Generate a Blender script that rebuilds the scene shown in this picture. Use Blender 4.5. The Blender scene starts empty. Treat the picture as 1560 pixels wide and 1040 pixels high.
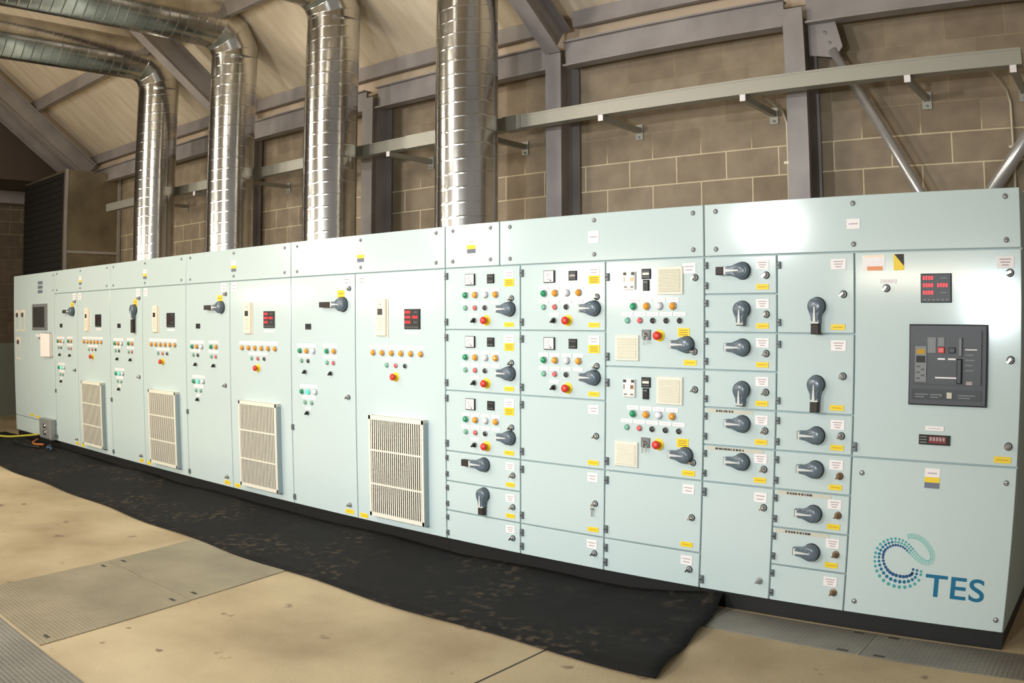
import bpy, bmesh, math, random
from mathutils import Vector, Matrix
random.seed(7)
C = bpy.context.scene.collection
PI = math.pi

# ------------------------------------------------------------------ materials
def srgb(r, g, b):
    f = lambda c: ((c / 255 + 0.055) / 1.055) ** 2.4 if c > 10 else c / 255 / 12.92
    return (f(r), f(g), f(b), 1)

def mat(name, col, rough=0.5, metal=0.0, emit=None, estr=0.0, coat=0.0):
    m = bpy.data.materials.new(name); m.use_nodes = True
    b = m.node_tree.nodes['Principled BSDF']
    b.inputs['Base Color'].default_value = col
    b.inputs['Roughness'].default_value = rough
    b.inputs['Metallic'].default_value = metal
    if coat:
        b.inputs['Coat Weight'].default_value = coat
        b.inputs['Coat Roughness'].default_value = 0.12
    if emit:
        b.inputs['Emission Color'].default_value = emit
        b.inputs['Emission Strength'].default_value = estr
    return m

def nd(m, t, **kw):
    n = m.node_tree.nodes.new(t)
    for k, v in kw.items():
        if k in n.inputs.keys(): n.inputs[k].default_value = v
        else: setattr(n, k, v)
    return n
def lk(m, a, b): m.node_tree.links.new(a, b)
def bsdf(m): return m.node_tree.nodes['Principled BSDF']

def noisy(m, c1, c2, scale, detail=6, rough=None, bump=0.0, bscale=None, stretch=(1, 1, 1), lo=0.35, hi=0.65):
    tc = nd(m, 'ShaderNodeTexCoord'); mp = nd(m, 'ShaderNodeMapping')
    mp.inputs['Scale'].default_value = stretch
    lk(m, tc.outputs['Object'], mp.inputs['Vector'])
    n = nd(m, 'ShaderNodeTexNoise'); n.inputs['Scale'].default_value = scale; n.inputs['Detail'].default_value = detail
    lk(m, mp.outputs['Vector'], n.inputs['Vector'])
    r = nd(m, 'ShaderNodeValToRGB')
    r.color_ramp.elements[0].position = lo; r.color_ramp.elements[0].color = c1
    r.color_ramp.elements[1].position = hi; r.color_ramp.elements[1].color = c2
    lk(m, n.outputs['Fac'], r.inputs['Fac'])
    lk(m, r.outputs['Color'], bsdf(m).inputs['Base Color'])
    if bump:
        n2 = nd(m, 'ShaderNodeTexNoise'); n2.inputs['Scale'].default_value = bscale or scale * 8
        lk(m, mp.outputs['Vector'], n2.inputs['Vector'])
        b = nd(m, 'ShaderNodeBump'); b.inputs['Strength'].default_value = bump; b.inputs['Distance'].default_value = 0.01
        lk(m, n2.outputs['Fac'], b.inputs['Height']); lk(m, b.outputs['Normal'], bsdf(m).inputs['Normal'])
    return r, mp

M = {}
M['paint'] = mat('mint_grey_enamel', srgb(202, 218, 217), 0.13)
def paint_wave(m):
    tc = nd(m, 'ShaderNodeTexCoord')
    n = nd(m, 'ShaderNodeTexNoise'); n.inputs['Scale'].default_value = 1.1; n.inputs['Detail'].default_value = 1
    lk(m, tc.outputs['Object'], n.inputs['Vector'])
    b = nd(m, 'ShaderNodeBump'); b.inputs['Strength'].default_value = 0.12; b.inputs['Distance'].default_value = 0.02
    lk(m, n.outputs['Fac'], b.inputs['Height']); lk(m, b.outputs['Normal'], bsdf(m).inputs['Normal'])
paint_wave(M['paint'])
M['carcass'] = mat('cabinet_carcass_paint', srgb(172, 190, 190), 0.45)
M['black'] = mat('black_plastic', srgb(22, 22, 24), 0.4)
M['plinth'] = mat('black_plinth_paint', srgb(14, 14, 13), 0.55)
M['dgrey'] = mat('dark_grey_plastic', srgb(62, 64, 68), 0.45)
M['mgrey'] = mat('mid_grey_plastic', srgb(120, 122, 122), 0.45)
M['hgrey'] = mat('blue_grey_handle_plastic', srgb(96, 110, 120), 0.26)
M['hlight'] = mat('pale_grey_handle_insert', srgb(215, 218, 215), 0.35)
M['grip'] = mat('brown_black_rubber_grip', srgb(48, 40, 36), 0.6)
M['white'] = mat('white_label_plastic', srgb(246, 240, 240), 0.5)
M['ink'] = mat('grey_label_print', srgb(176, 160, 160), 0.6)
M['yellow'] = mat('yellow_label_plastic', srgb(246, 214, 40), 0.5)
M['yink'] = mat('dark_yellow_label_print', srgb(190, 150, 30), 0.6)
M['orange'] = mat('orange_label_band', srgb(235, 150, 90), 0.5)
M['blueg'] = mat('blue_grey_label_band', srgb(110, 116, 130), 0.5)
M['chrome'] = mat('chromed_lock_metal', srgb(205, 205, 205), 0.18, 1.0)
M['steel'] = mat('dull_screw_steel', srgb(170, 172, 172), 0.35, 0.5)
M['brass'] = mat('brown_plated_lock_metal', srgb(150, 125, 100), 0.3, 0.9)
M['hinge'] = mat('grey_hinge_zinc', srgb(112, 120, 122), 0.5, 0.2)
M['cream'] = mat('cream_grille_plastic', srgb(234, 230, 214), 0.5)
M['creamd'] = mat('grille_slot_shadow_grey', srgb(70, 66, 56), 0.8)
M['fin'] = mat('grille_fin_side_painted_shade', srgb(118, 110, 92), 0.7)  # brown stands in for the weaker light on the sides of the cream fins
M['ventd'] = mat('vent_inner_beige', srgb(208, 204, 186), 0.7)
M['grilleside'] = mat('grille_housing_side_grey_blue', srgb(168, 184, 190), 0.4)
M['keypad'] = mat('ivory_keypad_plastic', srgb(240, 228, 208), 0.45)
M['lcd'] = mat('dark_display_glass', srgb(60, 62, 60), 0.12)
M['green'] = mat('green_lens', srgb(20, 150, 100), 0.2, coat=0.5)
M['greenb'] = mat('pale_green_button', srgb(110, 180, 150), 0.35)
M['lit'] = mat('lit_green_lens', srgb(80, 220, 170), 0.2, emit=srgb(90, 240, 180), estr=1.5)
M['amber'] = mat('amber_lens', srgb(240, 160, 40), 0.2, coat=0.5)
M['clear'] = mat('white_lens', srgb(238, 238, 246), 0.2, coat=0.5)
M['red'] = mat('red_button_plastic', srgb(220, 60, 45), 0.35)
M['redlens'] = mat('pale_red_button', srgb(225, 90, 90), 0.35)
M['led'] = mat('red_led_digits', srgb(240, 30, 40), 0.4, emit=(1, 0.03, 0.05, 1), estr=1.6)
M['ledoff'] = mat('unlit_red_digits', srgb(92, 30, 30), 0.4)
M['face'] = mat('ammeter_face', srgb(244, 236, 230), 0.35)
M['teal'] = mat('deep_teal_logo_vinyl', srgb(0, 108, 145), 0.4)
M['teal2'] = mat('teal_green_logo_vinyl', srgb(70, 165, 165), 0.4)
M['teal3'] = mat('pale_teal_logo_vinyl', srgb(125, 195, 185), 0.4)
M['navy'] = mat('navy_logo_vinyl', srgb(20, 80, 130), 0.4)
M['steelwork'] = mat('grey_painted_steelwork', srgb(150, 143, 140), 0.5)
noisy(M['steelwork'], srgb(144, 137, 135), srgb(160, 153, 150), 3)
M['gabletop'] = mat('dark_brown_upper_gable', srgb(74, 62, 52), 0.7)  # upper gable and soffit share one dark brown tone
M['tube'] = mat('galvanised_brace_tube', srgb(190, 188, 186), 0.28, 0.55)
M['trunk'] = mat('galvanised_trunking', srgb(165, 162, 150), 0.5, 0.35)
M['conduit'] = mat('galvanised_conduit', srgb(200, 190, 165), 0.45, 0.3)
M['duct'] = mat('galvanised_spiral_duct', srgb(205, 203, 198), 0.2, 1.0)
noisy(M['duct'], srgb(176, 174, 168), srgb(214, 212, 206), 3.5, 3, stretch=(1, 1, 0.35))
M['sheet'] = mat('galvanised_sheet', srgb(150, 140, 118), 0.42, 0.8)
noisy(M['sheet'], srgb(135, 126, 106), srgb(166, 156, 132), 2.0, 3)
M['louvre'] = mat('dark_intake_louvre', srgb(24, 22, 18), 0.7)
M['paper'] = mat('white_document_pouch', srgb(250, 240, 234), 0.6)

# concrete floor
M['floor'] = mat('sandy_concrete', srgb(186, 166, 128), 0.75)
r, mp = noisy(M['floor'], srgb(160, 141, 110), srgb(200, 182, 146), 0.9, 9, bump=0.25, bscale=60)
# dark worn specks on top of the slab tone
def specks(m, ramp, mp, col, scale, thr):
    v = nd(m, 'ShaderNodeTexNoise'); v.inputs['Scale'].default_value = scale; v.inputs['Detail'].default_value = 4
    lk(m, mp.outputs['Vector'], v.inputs['Vector'])
    rr = nd(m, 'ShaderNodeValToRGB'); rr.color_ramp.elements[0].position = thr; rr.color_ramp.elements[1].position = thr + 0.06
    rr.color_ramp.elements[0].color = (0, 0, 0, 1)
    lk(m, v.outputs['Fac'], rr.inputs['Fac'])
    mx = nd(m, 'ShaderNodeMixRGB'); mx.inputs['Color2'].default_value = col
    lk(m, rr.outputs['Color'], mx.inputs['Fac']); lk(m, ramp.outputs['Color'], mx.inputs['Color1'])
    lk(m, mx.outputs['Color'], bsdf(m).inputs['Base Color'])
specks(M['floor'], r, mp, srgb(126, 108, 86), 5.0, 0.66)

# rubber mat with dusty foot marks
M['mat'] = mat('black_ribbed_rubber', srgb(20, 20, 19), 0.85)
bsdf(M['mat']).inputs['Specular IOR Level'].default_value = 0.3
r, mp = noisy(M['mat'], srgb(14, 14, 13), srgb(22, 21, 20), 6, 4, bump=0.15, bscale=90)
def dusty(m, ramp, mp):
    a = nd(m, 'ShaderNodeTexNoise'); a.inputs['Scale'].default_value = 1.3; a.inputs['Detail'].default_value = 2
    b = nd(m, 'ShaderNodeTexNoise'); b.inputs['Scale'].default_value = 15; b.inputs['Detail'].default_value = 8
    tc = mp.outputs['Vector']; lk(m, tc, a.inputs['Vector']); lk(m, tc, b.inputs['Vector'])
    ra = nd(m, 'ShaderNodeValToRGB'); ra.color_ramp.elements[0].position = 0.47; ra.color_ramp.elements[1].position = 0.62
    rb = nd(m, 'ShaderNodeValToRGB'); rb.color_ramp.elements[0].position = 0.52; rb.color_ramp.elements[1].position = 0.66
    lk(m, a.outputs['Fac'], ra.inputs['Fac']); lk(m, b.outputs['Fac'], rb.inputs['Fac'])
    mu = nd(m, 'ShaderNodeMath', operation='MULTIPLY'); lk(m, ra.outputs['Color'], mu.inputs[0]); lk(m, rb.outputs['Color'], mu.inputs[1])
    mu2 = nd(m, 'ShaderNodeMath', operation='MULTIPLY'); lk(m, mu.outputs[0], mu2.inputs[0]); mu2.inputs[1].default_value = 0.42
    mx = nd(m, 'ShaderNodeMixRGB'); mx.inputs['Color2'].default_value = srgb(110, 94, 74)
    lk(m, mu2.outputs[0], mx.inputs['Fac']); lk(m, ramp.outputs['Color'], mx.inputs['Color1'])
    lk(m, mx.outputs['Color'], bsdf(m).inputs['Base Color'])
dusty(M['mat'], r, mp)

# chequer plate: raised lozenges
def chequer(name, c1, c2):
    m = mat(name, c1, 0.5, 0.35)
    noisy(m, c1, c2, 2.0, 6)
    tc = nd(m, 'ShaderNodeTexCoord'); sp = nd(m, 'ShaderNodeSeparateXYZ'); lk(m, tc.outputs['Object'], sp.inputs[0])
    def wave(ka, kb):
        a = nd(m, 'ShaderNodeMath', operation='MULTIPLY'); lk(m, sp.outputs['X'], a.inputs[0]); a.inputs[1].default_value = ka
        b = nd(m, 'ShaderNodeMath', operation='MULTIPLY_ADD'); lk(m, sp.outputs['Y'], b.inputs[0]); b.inputs[1].default_value = kb; lk(m, a.outputs[0], b.inputs[2])
        s = nd(m, 'ShaderNodeMath', operation='SINE'); lk(m, b.outputs[0], s.inputs[0]); return s
    s1 = wave(120, 120); s2 = wave(120, -120)
    mu = nd(m, 'ShaderNodeMath', operation='MULTIPLY'); lk(m, s1.outputs[0], mu.inputs[0]); lk(m, s2.outputs[0], mu.inputs[1])
    b = nd(m, 'ShaderNodeBump'); b.inputs['Strength'].default_value = 0.6; b.inputs['Distance'].default_value = 0.0025
    lk(m, mu.outputs[0], b.inputs['Height']); lk(m, b.outputs['Normal'], bsdf(m).inputs['Normal'])
    return m
M['chequer'] = chequer('worn_chequer_plate', srgb(150, 140, 118), srgb(172, 160, 134))
M['chequer2'] = chequer('grey_chequer_plate', srgb(128, 124, 116), srgb(152, 148, 136))

# concrete blockwork
def blocks(name, c1, c2, mortar, axis, x_off, z_off):
    m = mat(name, c1, 0.85)
    tc = nd(m, 'ShaderNodeTexCoord'); sp = nd(m, 'ShaderNodeSeparateXYZ'); lk(m, tc.outputs['Object'], sp.inputs[0])
    ax = nd(m, 'ShaderNodeMath', operation='ADD'); lk(m, sp.outputs[axis], ax.inputs[0]); ax.inputs[1].default_value = x_off
    az = nd(m, 'ShaderNodeMath', operation='ADD'); lk(m, sp.outputs['Z'], az.inputs[0]); az.inputs[1].default_value = z_off
    cb = nd(m, 'ShaderNodeCombineXYZ'); lk(m, ax.outputs[0], cb.inputs['X']); lk(m, az.outputs[0], cb.inputs['Y'])
    br = nd(m, 'ShaderNodeTexBrick'); br.offset = 0.5; br.offset_frequency = 2
    br.inputs['Scale'].default_value = 1; br.inputs['Brick Width'].default_value = 0.45; br.inputs['Row Height'].default_value = 0.225
    br.inputs['Mortar Size'].default_value = 0.006; br.inputs['Mortar Smooth'].default_value = 0.3
    br.inputs['Color1'].default_value = c1; br.inputs['Color2'].default_value = c2; br.inputs['Mortar'].default_value = mortar
    lk(m, cb.outputs[0], br.inputs['Vector'])
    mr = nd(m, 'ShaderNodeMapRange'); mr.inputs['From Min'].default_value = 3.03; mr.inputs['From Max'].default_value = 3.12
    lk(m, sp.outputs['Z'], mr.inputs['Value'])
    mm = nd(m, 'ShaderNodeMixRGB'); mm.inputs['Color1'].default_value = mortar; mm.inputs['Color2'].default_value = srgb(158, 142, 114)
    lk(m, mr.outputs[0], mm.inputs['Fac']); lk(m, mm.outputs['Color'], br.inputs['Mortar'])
    n = nd(m, 'ShaderNodeTexNoise'); n.inputs['Scale'].default_value = 7; n.inputs['Detail'].default_value = 8
    lk(m, tc.outputs['Object'], n.inputs['Vector'])
    ov = nd(m, 'ShaderNodeMixRGB', blend_type='OVERLAY'); ov.inputs['Fac'].default_value = 0.35
    lk(m, br.outputs['Color'], ov.inputs['Color1']); lk(m, n.outputs['Fac'], ov.inputs['Color2'])
    lk(m, ov.outputs['Color'], bsdf(m).inputs['Base Color'])
    bp = nd(m, 'ShaderNodeBump'); bp.inputs['Strength'].default_value = 0.4; bp.inputs['Distance'].default_value = 0.01; bp.invert = True
    lk(m, br.outputs['Fac'], bp.inputs['Height']); lk(m, bp.outputs['Normal'], bsdf(m).inputs['Normal'])
    return m
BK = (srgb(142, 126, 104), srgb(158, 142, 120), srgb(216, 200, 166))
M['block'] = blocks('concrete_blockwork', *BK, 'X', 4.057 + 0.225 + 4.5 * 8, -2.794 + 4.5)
M['blocky'] = blocks('gable_blockwork_shade_tone', srgb(104, 90, 76), srgb(112, 98, 82), srgb(128, 114, 94), 'Y', 20.0, -2.794 + 4.5)  # gable copy of the blockwork, darkened to stand in for weak light
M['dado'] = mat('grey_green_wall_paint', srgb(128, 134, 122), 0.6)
M['lining'] = mat('roof_lining_board', srgb(228, 212, 186), 0.8)
noisy(M['lining'], srgb(218, 202, 176), srgb(234, 220, 196), 1.6, 5, stretch=(6, 1, 1))
M['plate'] = mat('pale_wall_plate_board', srgb(205, 184, 158), 0.8)
M['cy'] = mat('yellow_cable', srgb(200, 190, 60), 0.5)
M['co'] = mat('orange_cable', srgb(190, 110, 50), 0.5)
M['ck'] = mat('black_cable', srgb(20, 20, 20), 0.5)
M['cb'] = mat('blue_cable', srgb(70, 90, 120), 0.5)

# ------------------------------------------------------------------ mesh builder
class MB:
    def __init__(s): s.v = []; s.f = []; s.m = []; s.mats = []; s.sm = []
    def mi(s, m):
        if m not in s.mats: s.mats.append(m)
        return s.mats.index(m)
    def add(s, vs, fs, m, smooth=False):
        k = len(s.v); s.v += [tuple(v) for v in vs]; i = s.mi(m)
        for f in fs: s.f.append([k + a for a in f]); s.m.append(i); s.sm.append(smooth)
        return s
    def box(s, x0, x1, y0, y1, z0, z1, m):
        vs = [(x, y, z) for x in (x0, x1) for y in (y0, y1) for z in (z0, z1)]
        return s.add(vs, [(0, 1, 3, 2), (4, 6, 7, 5), (0, 4, 5, 1), (2, 3, 7, 6), (0, 2, 6, 4), (1, 5, 7, 3)], m)
    def cbox(s, x0, x1, y0, y1, z0, z1, c, m):   # front (low y) edge chamfered by c
        a = [(x0, y1, z0), (x1, y1, z0), (x1, y1, z1), (x0, y1, z1)]
        b = [(x0, y0 + c, z0), (x1, y0 + c, z0), (x1, y0 + c, z1), (x0, y0 + c, z1)]
        d = [(x0 + c, y0, z0 + c), (x1 - c, y0, z0 + c), (x1 - c, y0, z1 - c), (x0 + c, y0, z1 - c)]
        f = [(3, 2, 1, 0), (8, 9, 10, 11)]
        for k in range(4):
            n = (k + 1) % 4
            f += [(k, n, 4 + n, 4 + k), (4 + k, 4 + n, 8 + n, 8 + k)]
        return s.add(a + b + d, f, m)
    def lathe(s, prof, m, n=20, cx=0, cz=0, smooth=True):   # prof = [(r, y)] about the -Y axis
        vs = []; fs = []
        for r, y in prof:
            for k in range(n):
                a = 2 * PI * k / n; vs.append((cx + r * math.cos(a), y, cz + r * math.sin(a)))
        for i in range(len(prof) - 1):
            for k in range(n):
                q = (k + 1) % n; fs.append((i * n + k, i * n + q, (i + 1) * n + q, (i + 1) * n + k))
        fs.append(tuple((len(prof) - 1) * n + k for k in range(n)))
        return s.add(vs, fs, m, smooth)
    def prism(s, pts, y0, y1, m, smooth=False):  # pts in XZ
        n = len(pts); vs = [(a, y0, b) for a, b in pts] + [(a, y1, b) for a, b in pts]
        fs = [tuple(range(n)), tuple(range(2 * n - 1, n - 1, -1))] + [(k, n + k, n + (k + 1) % n, (k + 1) % n) for k in range(n)]
        return s.add(vs, fs, m, smooth)
    def tube(s, pts, r, m, n=8, cap=True):
        pts = [Vector(p) for p in pts]; vs = []; fs = []
        up = Vector((0, 0, 1)); prev = None
        for i, p in enumerate(pts):
            d = (pts[min(i + 1, len(pts) - 1)] - pts[max(i - 1, 0)]).normalized()
            if prev is None:
                a = d.cross(up) if abs(d.z) < 0.95 else d.cross(Vector((1, 0, 0)))
            else: a = prev - d * prev.dot(d)
            a.normalize(); prev = a; b = d.cross(a)
            for k in range(n):
                t = 2 * PI * k / n; vs.append(p + (a * math.cos(t) + b * math.sin(t)) * r)
        for i in range(len(pts) - 1):
            for k in range(n):
                q = (k + 1) % n; fs.append((i * n + k, i * n + q, (i + 1) * n + q, (i + 1) * n + k))
        if cap:
            fs.append(tuple(range(n))); fs.append(tuple((len(pts) - 1) * n + k for k in range(n - 1, -1, -1)))
        return s.add(vs, fs, m, True)
    def mesh(s, name):
        me = bpy.data.meshes.new(name); me.from_pydata(s.v, [], s.f)
        for m in s.mats: me.materials.append(m)
        me.polygons.foreach_set('material_index', s.m); me.polygons.foreach_set('use_smooth', s.sm)
        bm = bmesh.new(); bm.from_mesh(me); bmesh.ops.recalc_face_normals(bm, faces=bm.faces); bm.to_mesh(me); bm.free()
        me.update(); return me

WL = {}
def put(name, me, parent=None, at=(0, 0, 0), rot=None, label=None):
    o = bpy.data.objects.new(name, me.mesh(name) if isinstance(me, MB) else me)
    C.objects.link(o); at = Vector(at); WL[o.name] = at
    if parent is not None:
        o.parent = parent; o.location = at - WL[parent.name]
    else: o.location = at
    if rot: o.rotation_euler = rot
    if label: o['label'] = label
    return o
def tag(o, label, cat, group=None):
    o['label'] = label; o['category'] = cat
    if group: o['group'] = group
    return o
def struct(name, mb, at=(0, 0, 0)):
    o = put(name, mb, None, at); o['kind'] = 'structure'; return o

# ------------------------------------------------------------------ the room
YW = 1.81
ZB = 4.12            # top of blockwork
SL = 0.70            # roof slope
ZL = 4.60            # lining height at y = 1.5
XL, XR = -15.7, 4.0
def zl(y): return ZL + SL * (1.5 - y)
f = MB(); f.box(XL, XR, -13, YW, -0.15, 0, M['floor']); struct('floor', f)
w = MB(); w.box(XL - 0.2, XR, YW, YW + 0.2, 0, ZB, M['block']); struct('wall_back', w)
w = MB(); w.box(XL, XR, YW - 0.02, YW + 0.2, ZB, 4.62, M['plate']); struct('trim_1', w)
w = MB()
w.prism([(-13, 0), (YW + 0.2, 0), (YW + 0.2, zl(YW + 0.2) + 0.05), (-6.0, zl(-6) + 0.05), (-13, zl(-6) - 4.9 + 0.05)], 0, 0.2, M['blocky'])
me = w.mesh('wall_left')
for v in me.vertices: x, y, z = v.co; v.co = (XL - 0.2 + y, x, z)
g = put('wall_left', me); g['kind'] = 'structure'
w = MB(); w.prism([(-12.9, 4.01), (YW - 0.03, 4.01), (YW - 0.03, zl(YW)), (-6.0, zl(-6)), (-12.9, zl(-6) - 4.85)], 0, 0.04, M['gabletop'])
w.prism([(-12.9, 4.01), (YW - 0.03, 4.01), (YW - 0.03, 4.05), (-12.9, 4.05)], -1.35, 0, M['gabletop'])
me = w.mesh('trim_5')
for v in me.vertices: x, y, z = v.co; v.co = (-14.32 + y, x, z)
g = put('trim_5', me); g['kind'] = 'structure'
w = MB(); w.box(XL, XL + 0.012, -13, YW, 0.0, 1.3, M['dado']); struct('trim_2', w)
w = MB(); w.box(XL, XL + 0.22, -13, YW - 0.01, 3.78, 4.0, M['steelwork']); struct('trim_3', w)
w = MB(); w.prism([(YW + 0.2, zl(YW + 0.2)), (-6, zl(-6)), (-6, zl(-6) + 0.12), (YW + 0.2, zl(YW + 0.2) + 0.12)], 0, 1, M['lining'])
w.prism([(-6, zl(-6)), (-13, zl(-6) - 4.9), (-13, zl(-6) - 4.78), (-6, zl(-6) + 0.12)], 0, 1, M['lining'])
me = w.mesh('ceiling')
for v in me.vertices: x, y, z = v.co; v.co = (XL - 0.2 + y * (XR - XL + 0.2), x, z)
g = put('ceiling', me); g['kind'] = 'structure'

# floor joints in the sandy slab
j = MB(); j.box(-0.006, 0.006, -1.9, 0.9, 0.0, 0.0012, M['creamd']); struct('trim_4', j, (-2.32, -2.0, 0))

# ------------------------------------------------------------------ floor plates
def plate(label, pts, m, z=0.006):
    k = len(pts); cx = sum(p[0] for p in pts) / k; cy = sum(p[1] for p in pts) / k
    b = MB(); vs = [(x - cx, y - cy, 0) for x, y in pts] + [(x - cx, y - cy, z) for x, y in pts]
    b.add(vs, [tuple(range(k - 1, -1, -1)), tuple(range(k, 2 * k))] + [(i, (i + 1) % k, k + (i + 1) % k, k + i) for i in range(k)], m)
    for i in range(k):      # lifting holes near the corners
        x, y = pts[i]; x = cx + (x - cx) * 0.84 - cx; y = cy + (y - cy) * 0.84 - cy
        b.box(x - 0.03, x + 0.03, y - 0.012, y + 0.012, z, z + 0.0008, M['creamd'])
    return tag(put('floor_plate', b, None, (cx, cy, 0.0)), label, 'floor plate')
plate('worn chequer floor plate crossing the sandy floor up to the black rubber mat', [(-5.38, -3.01), (-4.19, -3.01), (-4.36, -1.95), (-5.52, -1.95)], M['chequer'])
plate('worn chequer floor plate with one end under the black rubber mat', [(-5.525, -1.94), (-4.365, -1.94), (-4.52, -0.95), (-5.70, -0.95)], M['chequer'])
plate('grey chequer floor plate in the bottom left corner, below the sandy slab', [(-4.80, -3.9), (-3.2, -3.9), (-3.2, -3.03), (-4.80, -3.03)], M['chequer2'])
plate('grey chequer floor plate at the left edge of the photo, next to the corner plate', [(-6.4, -3.9), (-4.82, -3.9), (-4.82, -3.03), (-6.4, -3.03)], M['chequer2'])
plate('pale grey chequer trench plate in front of the plinth right of the mat', [(-2.1, -0.34), (-0.92, -0.35), (-0.92, -0.005), (-2.1, -0.005)], M['chequer2'], 0.004)
plate('pale grey chequer trench plate under the panel with the teal logo', [(-0.915, -0.35), (0.3, -0.36), (0.3, -0.005), (-0.915, -0.005)], M['chequer2'], 0.004)

# ------------------------------------------------------------------ rubber mat
def rubber_mat():
    b = MB(); nx, ny = 150, 12; vs = []
    for i in range(nx + 1):
        for k in range(ny + 1):
            u = i / nx; v = k / ny
            xr = -1.66 - 0.20 * v; x = -13.3 + (xr + 13.3) * u
            y = -1.135 + 0.018 * math.sin(x * 4.1) * (1 - v) + (1.125 - 0.0) * v
            if x < -8: y -= 0.02 * (-8 - x) * (1 - v)
            z = 0.008 + 0.006 * (1 + math.sin(x * 3.3 + v * 5)) * (0.3 + v * 0.7)
            e = max(0, (x - (xr - 0.9)) / 0.9)
            z += 0.035 * e * e * math.sin(v * 7 + 0.4) ** 2 + 0.05 * v ** 6 * (0.4 + 0.6 * math.sin(x * 2.4) ** 2) * (0.3 + e)
            vs.append((x + 7.5, y + 0.5, z))
    n = ny + 1; fs = [(i * n + k, (i + 1) * n + k, (i + 1) * n + k + 1, i * n + k + 1) for i in range(nx) for k in range(ny)]
    top = len(vs); vs += [(x, y, max(z - 0.007, 0.007)) for x, y, z in vs]
    fs += [(top + i * n + k, top + i * n + k + 1, top + (i + 1) * n + k + 1, top + (i + 1) * n + k) for i in range(nx) for k in range(ny)]
    for i in range(nx):
        for k in (0, ny): fs.append((i * n + k, (i + 1) * n + k, top + (i + 1) * n + k, top + i * n + k))
    for k in range(ny):
        for i in (0, nx): fs.append((i * n + k, i * n + k + 1, top + i * n + k + 1, top + i * n + k))
    b.add(vs, fs, M['mat'], True)
    return tag(put('rubber_mat', b, None, (-7.5, -0.5, 0.0)), 'long black rubber mat with dusty foot marks in front of the cabinets', 'mat')
rubber_mat()

# ------------------------------------------------------------------ small fittings (each mesh built once and shared)
LIB = {}
def lib(key, fn):
    if key not in LIB: LIB[key] = fn().mesh(key)
    return LIB[key]
def lamp(col):
    b = MB(); b.lathe([(0.024, 0), (0.024, -0.006), (0.021, -0.008)], M['steel'])
    b.lathe([(0.0205, -0.008), (0.0205, -0.014), (0.017, -0.021), (0.009, -0.026), (0.0, -0.027)], M[col]); return b
def button(col):
    b = MB(); b.lathe([(0.019, 0), (0.019, -0.006), (0.016, -0.009)], M['steel'])
    b.lathe([(0.0155, -0.009), (0.0155, -0.013), (0.013, -0.015), (0, -0.015)], M[col]); return b
def selector():
    b = MB(); b.lathe([(0.019, 0), (0.019, -0.006), (0.016, -0.009)], M['steel'])
    b.lathe([(0.015, -0.009), (0.015, -0.016)], M['black'])
    b.prism([(-0.017, -0.010), (-0.010, -0.016), (0.016, 0.010), (0.010, 0.017)], -0.032, -0.014, M['black']); return b
def estop():
    b = MB(); b.lathe([(0.036, 0), (0.036, -0.003), (0.033, -0.004)], M['yellow'], 28)
    b.lathe([(0.016, -0.004), (0.016, -0.026)], M['yellow'])
    b.lathe([(0.014, -0.026), (0.025, -0.030), (0.026, -0.038), (0.021, -0.046), (0.010, -0.050), (0, -0.051)], M['red'], 24); return b
def screw():
    b = MB(); b.lathe([(0.0145, 0), (0.0145, -0.002), (0.013, -0.003)], M['hinge'], 18)
    b.lathe([(0.0125, -0.003), (0.012, -0.007), (0.006, -0.009), (0, -0.009)], M['steel'], 18)
    b.box(-0.009, 0.009, -0.0096, -0.0085, -0.0018, 0.0018, M['black']); return b
def latch(col='chrome'):
    b = MB(); b.lathe([(0.021, 0), (0.021, -0.004), (0.017, -0.007)], M['dgrey' if col == 'chrome' else col], 20)
    b.lathe([(0.0165, -0.007), (0.015, -0.018), (0.010, -0.023), (0, -0.024)], M[col], 18)
    b.prism([(-0.019, -0.010), (-0.010, -0.015), (0.008, 0.004), (0.001, 0.012)], -0.032, -0.016, M[col]); return b
def hinge(s=1.0):
    b = MB(); b.cbox(-0.013 * s, 0.013 * s, -0.016, 0, -0.024 * s, 0.024 * s, 0.003, M['hinge'])
    b.box(-0.008 * s, 0.008 * s, -0.018, -0.016, -0.003, 0.003, M['black']); return b
def wlabel(w=0.07, h=0.055, lines=3):
    b = MB(); b.cbox(-w / 2, w / 2, -0.003, 0, -h / 2, h / 2, 0.0008, M['white'])
    for k in range(lines):
        z = h * (0.5 - (k + 1) / (lines + 1)); q = w * (0.34 - 0.07 * ((k * 7) % 3))
        b.box(-q, q, -0.0034, -0.003, z - h * 0.045, z + h * 0.045, M['ink'])
    return b
def ylabel(w=0.075, h=0.032, lines=1):
    b = MB(); b.cbox(-w / 2, w / 2, -0.003, 0, -h / 2, h / 2, 0.0008, M['yellow'])
    for k in range(lines):
        z = h * (0.5 - (k + 1) / (lines + 1))
        b.box(-w * 0.36, w * 0.36, -0.0034, -0.003, z - h * 0.06, z + h * 0.06, M['yink'])
    return b
def tlabel():   # white over yellow over grey-blue
    b = MB(); w = 0.04; b.box(-w, w, -0.002, 0, 0.01, 0.055, M['white']); b.box(-w, w, -0.002, 0, -0.018, 0.01, M['yellow'])
    b.box(-w, w, -0.002, 0, -0.048, -0.018, M['blueg'])
    b.box(-0.025, 0.025, -0.0024, -0.002, 0.028, 0.033, M['ink']); return b
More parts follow.
